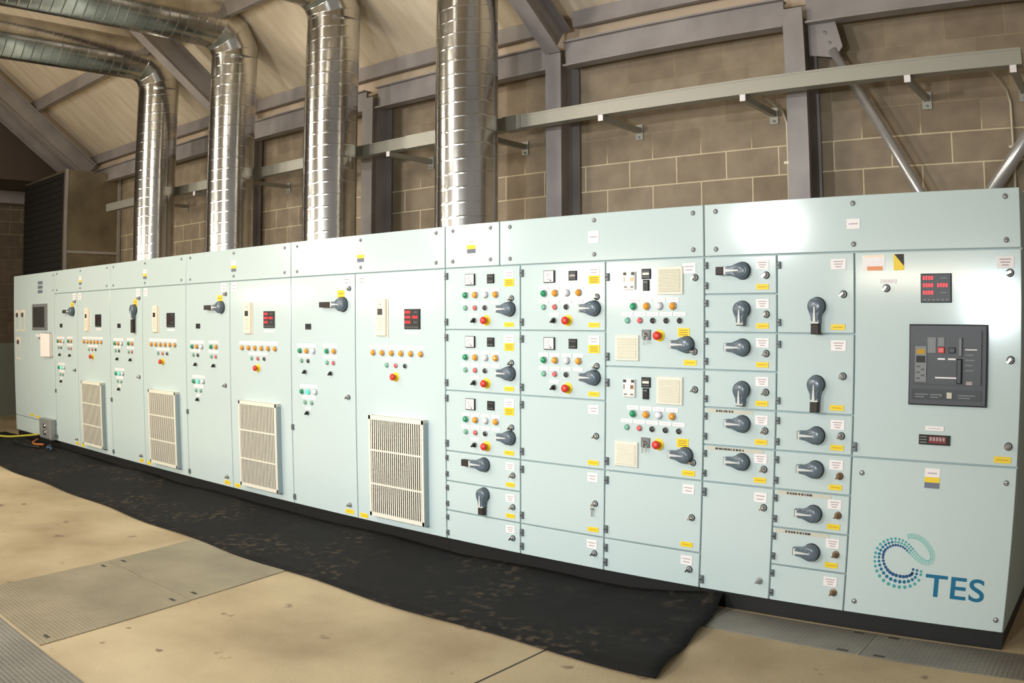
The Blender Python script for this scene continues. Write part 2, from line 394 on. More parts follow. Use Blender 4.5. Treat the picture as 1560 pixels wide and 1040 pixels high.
def ammeter():
    b = MB(); b.box(-0.042, 0.042, -0.012, 0, -0.040, 0.040, M['black']); b.box(-0.037, 0.037, -0.0145, -0.012, -0.034, 0.036, M['face'])
    b.prism([(-0.028, 0.004), (0.0, 0.024), (0.028, 0.004), (0.026, 0.002), (0, 0.020), (-0.026, 0.002)], -0.0150, -0.0145, M['ink'])
    b.prism([(0.014, -0.026), (-0.012, 0.010), (-0.011, 0.012), (0.016, -0.025)], -0.0154, -0.0150, M['black'])
    b.lathe([(0.0045, -0.0145), (0.0045, -0.017), (0, -0.017)], M['black'], 10, 0.016, -0.026)
    b.box(-0.02, 0.004, -0.0150, -0.0145, -0.02, -0.016, M['ink']); return b
def digital(lit=False):
    b = MB(); b.cbox(-0.031, 0.031, -0.010, 0, -0.031, 0.031, 0.003, M['black'])
    b.box(-0.022, 0.022, -0.0106, -0.010, -0.006, 0.008, M['cream'] if lit else M['lcd'])
    for k in range(4): b.box(-0.022 + k * 0.012, -0.014 + k * 0.012, -0.0106, -0.010, -0.020, -0.015, M['mgrey'])
    for k in range(4): b.box(-0.022 + k * 0.012, -0.013 + k * 0.012, -0.0106, -0.010, 0.015, 0.018, M['mgrey'])
    return b
def smallblack():
    b = MB(); b.cbox(-0.020, 0.020, -0.014, 0, -0.033, 0.033, 0.003, M['black']); b.box(-0.012, 0.012, -0.0145, -0.014, 0.015, 0.023, M['mgrey']); return b
def counter_small():
    b = MB(); b.cbox(-0.035, 0.035, -0.010, 0, -0.024, 0.024, 0.002, M['black']); b.box(-0.025, 0.025, -0.0106, -0.010, -0.008, 0.010, M['lcd']); return b
def handle(arm, grip=0.0, R=0.050):
    # rotary handle, arm pointing to -X; turned about Y for other positions
    b = MB(); n = 24
    b.lathe([(R * 1.02, 0), (R * 1.02, -0.008), (R * 0.95, -0.012)], M['dgrey'], 28)
    hw = R * (0.50 if R < 0.055 else 0.40)
    pts = []
    a0 = math.acos(0.05)
    for k in range(17):
        a = -PI * 0.62 + PI * 1.24 * k / 16; pts.append((R * 0.93 * math.cos(a), R * 0.93 * math.sin(a)))
    pts += [(-arm * 0.62, hw * 1.05), (-arm, hw), (-arm, -hw), (-arm * 0.62, -hw * 1.05)]
    m = len(pts); LV = [(-0.010, 1.0, 1.0), (-0.034, 1.0, 1.0), (-0.041, 0.985, 0.95), (-0.046, 0.95, 0.86), (-0.049, 0.90, 0.72)]
    vs = [(x * a, y, z * c_) for y, a, c_ in LV for x, z in pts]
    fs = [tuple(range(m))] + [tuple(range(5 * m - 1, 4 * m - 1, -1))]
    for r_ in range(4):
        for k in range(m): q = (k + 1) % m; fs.append((r_ * m + k, r_ * m + q, (r_ + 1) * m + q, (r_ + 1) * m + k))
    b.add(vs, fs, M['hgrey'], False)
    b.lathe([(R * 0.80, -0.046), (R * 0.72, -0.050), (R * 0.5, -0.053), (R * 0.25, -0.0545), (0, -0.055)], M['hgrey'], 24)
    # raised pale rib and end clip
    b.prism([(-arm * 0.92, -0.008), (-R * 0.1, -0.003), (R * 0.05, 0.0), (-R * 0.1, 0.003), (-arm * 0.92, 0.008)], -0.0560, -0.045, M['hlight'])
    b.box(-arm - 0.002, -arm + 0.016, -0.048, -0.018, -hw * 0.86, hw * 0.86, M['hlight'])
    if grip: b.cbox(-arm - grip, -arm - 0.002, -0.046, -0.014, -hw * 0.92, hw * 0.92, 0.004, M['grip'])
    else: b.box(-arm - 0.008, -arm - 0.002, -0.040, -0.016, -hw * 0.92, hw * 0.92, M['black'])
    return b
def vent(w, h, n):
    b = MB(); b.cbox(-w / 2, w / 2, -0.012, 0, -h / 2, h / 2, 0.004, M['cream'])
    b.box(-w * 0.41, w * 0.41, -0.0125, -0.012, -h * 0.41, h * 0.41, M['ventd'])
    for k in range(n):
        z = -h * 0.40 + h * 0.80 * (k + 0.5) / n; t = h * 0.80 / n
        b.add([(-w * 0.41, -0.0125, z - t * 0.5), (w * 0.41, -0.0125, z - t * 0.5), (w * 0.41, -0.0195, z - t * 0.35), (-w * 0.41, -0.0195, z - t * 0.35),
               (-w * 0.41, -0.0125, z + t * 0.3), (w * 0.41, -0.0125, z + t * 0.3)], [(0, 1, 2, 3), (3, 2, 5, 4), (0, 3, 4), (1, 5, 2)], M['cream'])
    return b
def drive_keypad():
    b = MB(); b.cbox(-0.055, 0.055, -0.022, 0, -0.14, 0.14, 0.006, M['keypad'])
    b.box(0.050, 0.070, -0.006, 0, -0.15, 0.135, M['keypad'])
    b.box(-0.032, 0.024, -0.0226, -0.022, 0.020, 0.068, M['lcd'])
    b.box(-0.012, 0.012, -0.0226, -0.022, 0.095, 0.105, M['ink'])
    for k in range(5):
        b.box(-0.030, 0.030, -0.0236, -0.022, -0.10 + k * 0.022, -0.088 + k * 0.022, M['ventd'])
    return b
def relay_keypad():
    b = MB(); b.cbox(-0.042, 0.042, -0.016, 0, -0.055, 0.055, 0.005, M['face'])
    for sx in (-1, 1):
        b.box(sx * 0.028 - 0.011, sx * 0.028 + 0.011, -0.0168, -0.016, 0.034, 0.052, M['dgrey'])
        b.box(sx * 0.022 - 0.009, sx * 0.022 + 0.009, -0.019, -0.016, -0.042, -0.032, M['mgrey'])
    b.box(0.012, 0.034, -0.0168, -0.016, -0.004, 0.020, M['brass']); b.box(-0.036, -0.028, -0.0168, -0.016, -0.006, 0.024, M['brass'])
    b.box(-0.022, 0.006, -0.0168, -0.016, 0.0, 0.030, M['white'])
    return b
SEG = {'0': 'abcdef', '1': 'bc', '2': 'abged', '3': 'abgcd', '4': 'fgbc', '5': 'afgcd', '8': 'abcdefg'}
def seven(b, x, z, s, ch, y, on=True):
    w, h, t = s * 0.5, s, s * 0.16
    R = {'a': (0, w, h - t, h), 'g': (0, w, h / 2 - t / 2, h / 2 + t / 2), 'd': (0, w, 0, t), 'f': (0, t, h / 2, h), 'e': (0, t, 0, h / 2), 'b': (w - t, w, h / 2, h), 'c': (w - t, w, 0, h / 2)}
    for q in SEG[ch]: x0, x1, z0, z1 = R[q]; b.box(x + x0, x + x1, y - 0.0006, y, z + z0, z + z1, M['led'] if on else M['ledoff'])
def led_meter(seed):
    b = MB(); b.cbox(-0.081, 0.081, -0.012, 0, -0.074, 0.074, 0.004, M['black'])
    for r_, z in enumerate((0.042, 0.005, -0.032)):
        for k in range(4): seven(b, -0.068 + k * 0.0145, z, 0.018, '8', -0.012, seed)
        if r_ == 1:
            for k in range(4): seven(b, 0.008 + k * 0.0145, z, 0.018, '8', -0.012, seed)
        else: b.box(0.025, 0.055, -0.0124, -0.012, z + 0.006, z + 0.011, M['mgrey'])
    for k in range(6): b.box(-0.068 + k * 0.024, -0.054 + k * 0.024, -0.0126, -0.012, -0.062, -0.056, M['mgrey'])
    return b
def grille():
    W, H, D = 0.59, 0.783, 0.05
    b = MB(); b.box(-W / 2, -W / 2 + 0.02, -D, 0, -H / 2, H / 2, M['grilleside']); b.box(W / 2 - 0.018, W / 2, -D, 0, -H / 2, H / 2, M['grilleside'])
    b.box(-W / 2, W / 2, -D, 0, -H / 2, -H / 2 + 0.02, M['grilleside']); b.box(-W / 2, W / 2, -D, 0, H / 2 - 0.02, H / 2, M['cream'])
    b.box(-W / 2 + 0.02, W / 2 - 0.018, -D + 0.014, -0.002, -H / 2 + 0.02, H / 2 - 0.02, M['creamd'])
    # front frame
    y0, y1 = -D - 0.006, -D
    b.box(-W / 2, -W / 2 + 0.022, y0, y1, -H / 2, H / 2, M['cream']); b.box(W / 2 - 0.020, W / 2, y0, y1, -H / 2, H / 2, M['cream'])
    b.box(-W / 2, W / 2, y0, y1, -H / 2, -H / 2 + 0.03, M['cream']); b.box(-W / 2, W / 2, y0, y1, H / 2 - 0.03, H / 2, M['cream'])
    n = 25; p = (W - 0.042) / n
    for k in range(n):
        x = -W / 2 + 0.022 + p * (k + 0.5)
        b.box(x - p * 0.24, x + p * 0.24, y0 + 0.003, y1 + 0.014, -H / 2 + 0.02, H / 2 - 0.02, M['fin'])
        b.box(x - p * 0.24, x + p * 0.24, y0 + 0.002, y0 + 0.003, -H / 2 + 0.02, H / 2 - 0.02, M['cream'])
    for z in (-H / 6 - 0.005, H / 6 - 0.005):
        b.box(-W / 2 + 0.02, W / 2 - 0.02, y0 - 0.002, y1, z - 0.006, z + 0.006, M['cream'])
    return b
def keyswitch():
    b = MB(); b.cbox(-0.030, 0.030, -0.010, 0, -0.030, 0.030, 0.003, M['mgrey']); b.lathe([(0.014, -0.010), (0.013, -0.018), (0, -0.018)], M['chrome'], 16)
    b.box(-0.003, 0.003, -0.034, -0.018, -0.008, 0.008, M['steel'])
    b.box(-0.012, -0.006, -0.030, -0.027, -0.062, -0.010, M['steel']); b.box(0.016, 0.022, -0.030, -0.027, -0.052, -0.010, M['steel'])
    return b
def keys():
    b = MB(); b.box(-0.004, 0.004, -0.020, -0.017, -0.034, 0.010, M['steel']); b.lathe([(0.010, -0.016), (0.010, -0.019)], M['steel'], 14, 0, 0.016); return b
def textstrip(w):
    b = MB(); b.box(-w / 2, w / 2, -0.0022, 0, -0.010, 0.010, M['ventd']); x = -w / 2 + 0.06
    random.seed(int(w * 1000))
    while x < w / 2 - 0.12:
        q = random.uniform(0.006, 0.02); b.box(x, x + q, -0.0026, -0.0022, -0.006, 0.006, M['dgrey']); x += q + random.uniform(0.002, 0.008)
    return b

# ------------------------------------------------------------------ cabinets
XC = 0.25
def para(X, d): return X + (XC - X) * d / 4.6     # centre of a knob that stands d off the plate
def cabinet(x0, x1, label):
    e = bpy.data.objects.new('control_cabinet', None); C.objects.link(e)
    cx = (x0 + x1) / 2; e.location = (cx, 0.6, 0); WL[e.name] = Vector((cx, 0.6, 0)); e.empty_display_size = 0.2
    tag(e, label, 'cabinet', 'pale green switchgear cabinets')
    b = MB(); b.box(x0 - cx + 0.001, x1 - cx - 0.001, 0.024 - 0.6, 1.22 - 0.6, 0.10, 2.345, M['carcass']); put('body', b, e, WL[e.name])
    b = MB(); b.box(x0 - cx + 0.001, x1 - cx - 0.001, 0.03 - 0.6, 1.2 - 0.6, 0.0, 0.0995, M['plinth']); put('plinth', b, e, WL[e.name])
    return e
G = 0.0045
def door(cab, x0, x1, z0, z1, name='door'):
    cx, cz = (x0 + x1) / 2, (z0 + z1) / 2
    b = MB(); b.cbox(x0 - cx + G, x1 - cx - G, 0, 0.0235, z0 - cz + G, z1 - cz - G, 0.003, M['paint'])
    o = put(name, b, cab, (cx, 0, cz)); o['span'] = (x0, x1, z0, z1); del o['span']
    return o
def fit(d, name, key, fn, x, z, rot=None, label=None):
    return put(name, lib(key, fn), d, (x, 0, z), rot, label)
def white_label(d, x, z, w=0.07, h=0.055, n=3): return fit(d, 'name_label', f'white_label_{w}_{h}_{n}', lambda: wlabel(w, h, n), x, z)
def yellow_label(d, x, z, w=0.075, h=0.032, n=1): return fit(d, 'warning_label', f'yellow_label_{w}_{h}_{n}', lambda: ylabel(w, h, n), x, z, None, 'yellow warning label')
def lk_(d, x, z, col='chrome', r=0.0): return fit(d, 'door_latch', 'latch_' + col, lambda: latch(col), x, z, (0, r, 0) if r else None)
def hg(d, x, z, s=1.0): return fit(d, 'hinge', f'hinge_{s}', lambda: hinge(s), x, z)
def lampf(d, x, z, c): return fit(d, 'indicator_lamp', 'lamp_' + c, lambda: lamp(c), x, z, None, {'green': 'green', 'amber': 'amber', 'clear': 'white', 'lit': 'lit green', 'red': 'red'}[c] + ' indicator lamp')
def btn(d, x, z, c): return fit(d, 'push_button', 'button_' + c, lambda: button(c), x, z, None, {'greenb': 'pale green', 'redlens': 'red', 'black': 'black'}[c] + ' push button')
def hand(d, x, z, ang=0.0, arm=0.092, grip=0.0, R=0.050):
    return fit(d, 'rotary_handle', f'handle_{arm}_{grip}_{R}', lambda: handle(arm, grip, R), para(x, 0.04), z, (0, ang, 0) if ang else None)
DOWN = -PI / 2

# --- HMI cabinet at the far left end
c = cabinet(-12.80, -11.16, 'leftmost pale green control cabinet with a small grey touch screen')
d0 = door(c, -12.80, -12.17, 0.32, 2.35); d1 = door(c, -12.17, -11.16, 0.32, 2.35)
d2 = door(c, -12.80, -11.16, 0.10, 0.32, 'bottom_panel')
b = MB(); b.cbox(-0.29, 0.29, -0.012, 0, -0.18, 0.18, 0.006, M['mgrey']); b.box(-0.245, 0.2, -0.0128, -0.012, -0.14, 0.14, M['lcd'])
put('touch_screen', b, d1, (-11.70, 0, 1.742))
for x, z, h in ((-12.633, 1.70, 0.30), (-12.40, 1.70, 0.30), (-12.60, 1.30, 0.32)):
    b = MB(); b.box(-0.09, 0.09, -0.003, 0, -h / 2, h / 2, M['keypad']); b.box(-0.075, 0.075, -0.0036, -0.003, -h / 2 + 0.02, h / 2 - 0.1, M['paint'])
    b.lathe([(0.035, -0.003), (0.03, -0.02), (0, -0.022)], M['dgrey'], 16, 0, h / 2 - 0.07); put('key_lock', b, d0, (x, 0, z))
for k in range(3):
    b = MB(); b.box(-0.09, 0.09, -0.002, 0, -0.022, 0.022, M['blueg']); put('name_label', b, d1, (-11.69, 0, 2.09 + k * 0.06), None, 'grey name label')
white_label(d1, -11.75, 1.49, 0.24, 0.03, 1); lk_(d1, -11.67, 1.455)
yellow_label(d1, -12.10, 0.37, 0.14, 0.035); yellow_label(d1, -11.85, 0.36, 0.12, 0.035)
fit(d1, 'panel_screw', 'screw', screw, -11.20, 2.295); fit(d1, 'panel_screw', 'screw', screw, -11.21, 2.093)

# --- four motor starter cabinets with intake grilles
def starter(x0, xm, x1, label, kind):
    c = cabinet(x0, x1, label)
    t = door(c, x0, x1, 2.045, 2.35, 'top_panel')
    n = door(c, x0, xm, 0.10, 2.045, 'narrow_door'); w = door(c, xm, x1, 0.10, 2.045, 'wide_door')
    cx = (x0 + x1) / 2
    for x in (x0 + 0.09, cx, x1 - 0.088):
        for z in (2.305, 2.092): fit(t, 'panel_screw', 'screw', screw, x, z)
    fit(t, 'warning_label', 'three_band_label', tlabel, cx, 2.181, None, 'white, yellow and grey warning label')
    # narrow door
    sh = x0 + 5.853
    q = lambda X: sh + X
    white_label(n, xm - 0.10, 1.99, 0.085, 0.085, 2); lk_(n, xm - 0.068, 1.93)
    yellow_label(n, xm - 0.17, 1.878, 0.085, 0.085, 2)
    if kind == 'down': fit(n, 'rotary_handle', 'big_handle', lambda: handle(0.105, 0.15, 0.06), xm - 0.185, 1.806, (0, DOWN, 0))
    else: fit(n, 'rotary_handle', 'big_handle', lambda: handle(0.105, 0.15, 0.06), xm - 0.145, 1.806)
    fit(n, 'digital_meter', 'counter_small', counter_small, q(-5.607), 1.628)
    for X in (-5.72, -5.63, -5.54): lampf(n, q(X), 1.425, 'green' if X < -5.7 else ('amber' if X < -5.6 else 'clear'))
    for X in (-5.36, -5.27): lampf(n, q(X), 1.43, 'green' if X < -5.3 else 'amber')
    for X in (-5.70, -5.61): btn(n, q(X), 1.342, 'greenb' if X < -5.65 else 'black')
    for X in (-5.36, -5.28): btn(n, q(X), 1.336, 'greenb' if X < -5.3 else 'redlens')
    for X in (-5.65, -5.31): fit(n, 'selector_switch', 'selector', selector, q(X), 1.25)
    white_label(n, q(-5.63), 1.47, 0.26, 0.028, 1); white_label(n, q(-5.32), 1.475, 0.18, 0.028, 1)
    white_label(n, q(-5.66), 1.385, 0.18, 0.022, 1); white_label(n, q(-5.32), 1.383, 0.18, 0.022, 1)
    lampf(n, q(-5.70), 1.082, 'green'); lampf(n, q(-5.615), 1.084, 'lit'); lampf(n, q(-5.52), 1.086, 'clear')
    white_label(n, q(-5.61), 1.037, 0.18, 0.03, 1); white_label(n, q(-5.61), 1.13, 0.24, 0.026, 1)
    btn(n, q(-5.66), 0.994, 'greenb'); btn(n, q(-5.57), 0.994, 'greenb'); white_label(n, q(-5.62), 0.945, 0.08, 0.02, 1)
    fit(n, 'selector_switch', 'selector', selector, q(-5.625), 0.906)
    lk_(n, xm - 0.085, 1.069); lk_(n, xm - 0.092, 0.20, 'steel'); yellow_label(n, xm - 0.10, 0.143, 0.10, 0.035)
    for z in (0.77, 0.163): hg(n, x0 + 0.016, z)
    # wide door
    sh2 = xm + 5.014
    q = lambda X: sh2 + X
    white_label(w, q(-4.936), 1.99, 0.085, 0.085, 2)
    fit(w, 'drive_keypad', 'drive_keypad', drive_keypad, q(-4.70), 1.70, None, 'ivory drive keypad with dark display')
    on = x0 > -8
    fit(w, 'led_meter', 'led_meter_on' if on else 'led_meter_off', lambda: led_meter(on), q(-4.372), 1.688, None, 'black meter with red digits' if on else 'black meter with dark digits')
    white_label(w, q(-4.37), 1.585, 0.16, 0.02, 1)
    for k in range(6): lampf(w, q(-4.80 + k * 0.103), 1.432, 'amber')
    white_label(w, q(-4.55), 1.478, 0.60, 0.028, 1)
    for k in range(3): btn(w, q(-4.65 + k * 0.10), 1.34, ('greenb', 'redlens', 'black')[k])
    white_label(w, q(-4.55), 1.383, 0.30, 0.022, 1)
    fit(w, 'emergency_stop', 'estop', estop, q(-4.555), 1.255, None, 'red emergency stop button on yellow ring')
    fit(w, 'intake_grille', 'intake_grille', grille, xm + 0.501, 0.562)
    yellow_label(w, xm + 0.075, 0.137, 0.09, 0.035)
    return c
starter(-11.157, -10.375, -9.405, 'pale green starter cabinet second from the left, touching the touch-screen cabinet', 'left')
starter(-9.405, -8.577, -7.628, 'pale green starter cabinet with its top isolator handle hanging down', 'down')
starter(-7.628, -6.808, -5.853, 'pale green starter cabinet with grille, fourth unit counted from the left end', 'left')
starter(-5.853, -5.014, -4.045, 'pale green starter cabinet with the largest, nearest louvred grille', 'left')

# --- control column cabinet (three columns of small doors)
ZS = [2.045, 1.829, 1.612, 1.397, 1.182, 0.965, 0.749, 0.531, 0.315, 0.10]
c = cabinet(-4.045, -2.022, 'wide pale green cabinet in the middle with many coloured lamps and small doors')
t = door(c, -4.045, -3.544, 2.045, 2.35, 'top_panel'); t2 = door(c, -3.544, -2.022, 2.045, 2.35, 'top_panel')
for x in (-3.97, -3.624):
    for z in (2.308, 2.093): fit(t, 'panel_screw', 'screw', screw, x, z)
fit(t, 'warning_label', 'three_band_label', tlabel, -3.797, 2.19, None, 'white, yellow and grey warning label')
for x in (-3.453, -2.781, -2.092):
    for z in (2.303, 2.09): fit(t2, 'panel_screw', 'screw', screw, x, z)
white_label(t2, -2.785, 2.198, 0.08, 0.075, 1)
def motor_door(x0, x1, z0, z1, k):
    d = door(c, x0, x1, z0, z1); q = lambda X, Y: (x0 + k * (X + 4.045), z0 + Y - 0.749)
    def at(fn, X, Y, *a, **kw): x, z = q(X, Y); return fn(d, x, z, *a, **kw)
    x, z = q(-3.802, 1.097); fit(d, 'ammeter', 'ammeter', ammeter, x, z, None, 'square white-faced ammeter')
    x, z = q(-3.62, 1.098); fit(d, 'digital_meter', 'digital_meter', digital, x, z, None, 'small black digital meter')
    at(white_label, -3.461, 1.122, 0.082, 0.056, 2); at(yellow_label, -3.461, 1.068, 0.082, 0.052, 3)
    for X, cc in ((-3.852, 'green'), (-3.763, 'amber'), (-3.672, 'clear'), (-3.58, 'amber')):
        at(lampf, X + 0.004, 0.990, cc); at(white_label, X, 1.023, 0.078, 0.022, 1); at(white_label, X, 0.936, 0.078, 0.022, 1)
    for X, cc in ((-3.852, 'greenb'), (-3.763, 'redlens'), (-3.673, 'black')): at(btn, X + 0.002, 0.901, cc)
    at(white_label, -3.765, 0.852, 0.078, 0.022, 1)
    x, z = q(-3.767, 0.815); fit(d, 'selector_switch', 'selector', selector, x, z)
    x, z = q(-3.665, 0.815); fit(d, 'emergency_stop', 'estop', estop, x + 0.005, z, None, 'red emergency stop button on yellow ring')
    x, z = q(-3.487, 0.891); hand(d, x, z)
    x, z = q(-3.44, 0.962); lk_(d, x, z)
    at(yellow_label, -3.462, 0.787, 0.082, 0.03)
    for zz in (z1 - 0.055, z0 + 0.055): hg(d, x0 + 0.017, zz)
    return d
XA = (-4.045, -3.367); XB = (-3.367, -2.699); XD = (-2.699, -2.022)
motor_door(*XA, 1.612, 2.045, 1.0); motor_door(*XA, 1.182, 1.612, 1.0); motor_door(*XA, 0.749, 1.182, 1.0)
motor_door(*XB, 1.612, 2.045, 1.0); motor_door(*XB, 1.182, 1.612, 1.0)
def small(cab, x0, x1, z0, z1, handle_=None, yl=True, lat='chrome', strip=None, wl=True, hx=0.329, ylw=0.075):
    d = door(cab, x0, x1, z0, z1); h = z1 - z0
    if wl: white_label(d, x1 - 0.086, z1 - 0.055, 0.078, 0.052, 3)
    lk_(d, x1 - 0.063, z1 - 0.113 if h < 0.3 else z1 - 0.113, lat)
    if yl: yellow_label(d, x1 - 0.086, z0 + 0.039, ylw, 0.03)
    for zz in (z1 - 0.05, z0 + 0.05): hg(d, x0 + 0.015, zz, 0.8)
    if strip: fit(d, 'label_strip', f'strip_{strip}', lambda: textstrip(strip), x0 + 0.02 + strip / 2, z1 - 0.017, None, 'long thin label strip with dark lettering')
    return d
d = small(c, *XA, 0.531, 0.749); hand(d, -3.716, 0.685, 0, 0.105, 0.075)
d = small(c, *XA, 0.315, 0.531); hand(d, -3.720, 0.474, DOWN, 0.085, 0.055)
small(c, *XA, 0.10, 0.315, yl=False)
def blank(cab, x0, x1, z0, z1, lx, lz, wl, yb=None, lat='chrome', hz=None):
    d = door(cab, x0, x1, z0, z1); lk_(d, lx, lz, lat)
    if wl: white_label(d, wl[0], wl[1], 0.078, 0.056, 2)
    if yb: yellow_label(d, yb[0], yb[1], 0.082, 0.03)
    for zz in (z1 - 0.06, z0 + 0.06): hg(d, x0 + 0.017, zz)
    return d
blank(c, *XB, 0.749, 1.182, -2.763, 0.958, (-2.785, 1.122), (-2.785, 0.787))
d = blank(c, *XB, 0.315, 0.749, -2.767, 0.527, (-2.788, 0.693), (-2.781, 0.357))
fit(d, 'key', 'keys', keys, -2.782, 0.478, None, 'steel key hanging in the lock')
blank(c, *XB, 0.10, 0.315, -2.767, 0.203, (-2.788, 0.26))
blank(c, *XD, 0.315, 0.749, -2.084, 0.524, (-2.111, 0.691), (-2.114, 0.356))
blank(c, *XD, 0.10, 0.315, -2.089, 0.206, (-2.111, 0.259))
def control_door(z0, z1, top):
    d = door(c, *XD, z0, z1); s = z1 - 2.045
    fit(d, 'relay_keypad', 'relay_keypad', relay_keypad, -2.522, 1.918 + s, None, 'small white relay with dark corner displays')
    fit(d, 'digital_meter', 'digital_meter_lit', lambda: digital(True), -2.407, 1.957 + s, None, 'small black meter with pale display')
    fit(d, 'selector_switch', 'small_black', smallblack, -2.407, 1.889 + s)
    fit(d, 'vent_grille', 'vent_a', lambda: vent(0.175, 0.165, 14), -2.245, 1.914 + s)
    if top: white_label(d, -2.119, 1.983 + s, 0.085, 0.06, 2)
    lk_(d, -2.080, 1.928 + s)
    for X, cc in ((-2.499, 'green'), (-2.408, 'amber'), (-2.320, 'clear'), (-2.229, 'amber')):
        lampf(d, X + 0.003, 1.764 + s, cc); white_label(d, X, 1.800 + s, 0.082, 0.024, 1)
    for X, cc in ((-2.541, 'greenb'), (-2.453, 'redlens'), (-2.364, 'black'), (-2.273, 'black'), (-2.183, 'black')):
        btn(d, X + 0.002, 1.679 + s, cc); white_label(d, X, 1.717 + s, 0.082, 0.022, 1)
    fit(d, 'key_switch', 'keyswitch', keyswitch, -2.407, 1.594 + s, None, 'grey key switch with keys')
    fit(d, 'emergency_stop', 'estop', estop, -2.318, 1.590 + s, None, 'red emergency stop button on yellow ring')
    yellow_label(d, -2.156, 1.610 + s, 0.078, 0.052, 3)
    hand(d, -2.155, 1.540 + s); lk_(d, -2.085, 1.50 + s, 'chrome', 0.9)
    fit(d, 'vent_grille', 'vent_b', lambda: vent(0.165, 0.155, 12), -2.540, 1.513 + s)
    yellow_label(d, -2.113, 1.435 + s, 0.085, 0.032)
    for zz in (z1 - 0.1, z0 + 0.06): hg(d, XD[0] + 0.017, zz)
control_door(1.397, 2.045, True); control_door(0.749, 1.397, False)

# --- isolator and incomer cabinet at the right end
c = cabinet(-2.022, -0.238, 'rightmost pale green cabinet with a black circuit breaker and teal logo')
t = door(c, -2.022, -0.238, 2.045, 2.35, 'top_panel')
for x in (-1.946, -1.129, -0.316):
    for z in (2.304, 2.087): fit(t, 'panel_screw', 'screw', screw, x, z)
white_label(t, -1.128, 2.194, 0.075, 0.055, 1)
XE = (-2.022, -1.573); XF = (-1.573, -1.126); XG = (-1.126, -0.238)
d = small(c, *XE, 1.829, 2.045); hand(d, -1.798, 1.960, 0, 0.095, 0.055)
d = small(c, *XE, 1.612, 1.829); hand(d, -1.799, 1.742, DOWN, 0.082)
d = small(c, *XE, 1.397, 1.612); hand(d, -1.798, 1.530, 0)
d = small(c, *XE, 1.182, 1.397); hand(d, -1.797, 1.292, DOWN, 0.082)
d = small(c, *XE, 0.965, 1.182, strip=0.29); hand(d, -1.792, 1.100, 0)
d = small(c, *XE, 0.749, 0.965, strip=0.36); hand(d, -1.789, 0.884, 0)
d = blank(c, *XE, 0.10, 0.749, -1.630, 0.634, (-1.652, 0.69)); lk_(d, -1.636, 0.206, 'steel')
def tall(z0, z1):
    d = door(c, *XF, z0, z1); white_label(d, -1.215, z1 - 0.062, 0.085, 0.056, 3); lk_(d, -1.188, z1 - 0.222 if z1 > 2 else 1.388)
    hand(d, -1.351, z0 + 0.147 if z1 > 2 else 1.340, DOWN, 0.09, 0.06); yellow_label(d, -1.219, z0 + 0.036, 0.08, 0.03)
    for zz in (z1 - 0.06, z0 + 0.06): hg(d, XF[0] + 0.015, zz, 0.8)
tall(1.612, 2.045); tall(1.182, 1.612)
for z0, z1, hz, st, la in ((0.965, 1.182, 1.063, None, 'chrome'), (0.749, 0.965, 0.877, None, 'brass'), (0.531, 0.749, 0.631, 0.32, 'brass'), (0.315, 0.531, 0.414, 0.32, 'brass')):
    d = small(c, *XF, z0, z1, strip=st, lat=la); hand(d, -1.344, hz, 0)
small(c, *XF, 0.10, 0.315, yl=False, lat='brass')
# incomer door
d = door(c, *XG, 0.962, 2.045, 'breaker_door')
fit(d, 'led_meter', 'led_meter_on', lambda: led_meter(True), -0.683, 1.851, None, 'black meter with red digits')
def breaker():
    b = MB(); b.cbox(-0.206, 0.206, -0.022, 0, -0.206, 0.206, 0.008, M['dgrey'])
    b.box(-0.180, 0.180, -0.024, -0.022, -0.100, 0.180, M['black']); b.box(-0.176, 0.176, -0.034, -0.024, -0.096, 0.176, M['dgrey'])
    b.box(-0.186, 0.180, -0.026, -0.022, -0.176, -0.124, M['black'])
    b.box(-0.168, -0.108, -0.040, -0.034, -0.086, 0.095, M['mgrey']); b.box(-0.160, -0.116, -0.0412, -0.040, 0.055, 0.080, M['yink']); b.box(-0.162, -0.114, -0.0412, -0.040, 0.012, 0.046, M['lcd'])
    for k in range(5): b.box(-0.160 + (k % 2) * 0.024, -0.142 + (k % 2) * 0.024, -0.0412, -0.040, -0.072 + k * 0.015, -0.064 + k * 0.015, M['dgrey'])
    b.box(-0.104, -0.060, -0.038, -0.034, 0.062, 0.140, M['mgrey']); b.box(-0.050, -0.016, -0.038, -0.034, 0.096, 0.140, M['mgrey'])
    b.cbox(-0.048, -0.014, -0.046, -0.034, 0.062, 0.090, 0.003, M['red']); b.cbox(0.008, 0.042, -0.044, -0.034, 0.062, 0.090, 0.003, M['black'])
    b.box(-0.050, -0.012, -0.0355, -0.034, 0.028, 0.036, M['white']); b.box(0.004, 0.044, -0.0355, -0.034, 0.028, 0.036, M['white'])
    b.box(-0.062, 0.056, -0.0355, -0.034, -0.066, -0.059, M['white'])
    b.cbox(0.052, 0.078, -0.052, -0.034, -0.090, 0.034, 0.004, M['black']); b.cbox(0.060, 0.078, -0.048, -0.034, 0.046, 0.140, 0.004, M['mgrey'])
    for k, q in enumerate((0.062, 0.044, 0.050, 0.040, 0.046)): b.box(0.092, 0.092 + q, -0.0355, -0.034, 0.078 - k * 0.026, 0.083 - k * 0.026, M['white'] if k == 0 else M['mgrey'])
    b.box(0.100, 0.132, -0.0355, -0.034, -0.095, -0.078, M['ink'])
    for k, (x, q) in enumerate(((-0.168, 0.07), (-0.088, 0.06), (0.058, 0.09))): b.box(x, x + q, -0.0268, -0.026, -0.152, -0.147, M['mgrey']); b.box(x, x + q * 0.7, -0.0268, -0.026, -0.165, -0.160, M['mgrey'])
    b.lathe([(0.010, -0.026), (0.010, -0.034), (0, -0.034)], M['mgrey'], 14, -0.028, -0.152); b.box(0.000, 0.026, -0.030, -0.026, -0.166, -0.136, M['ventd'])
    return b
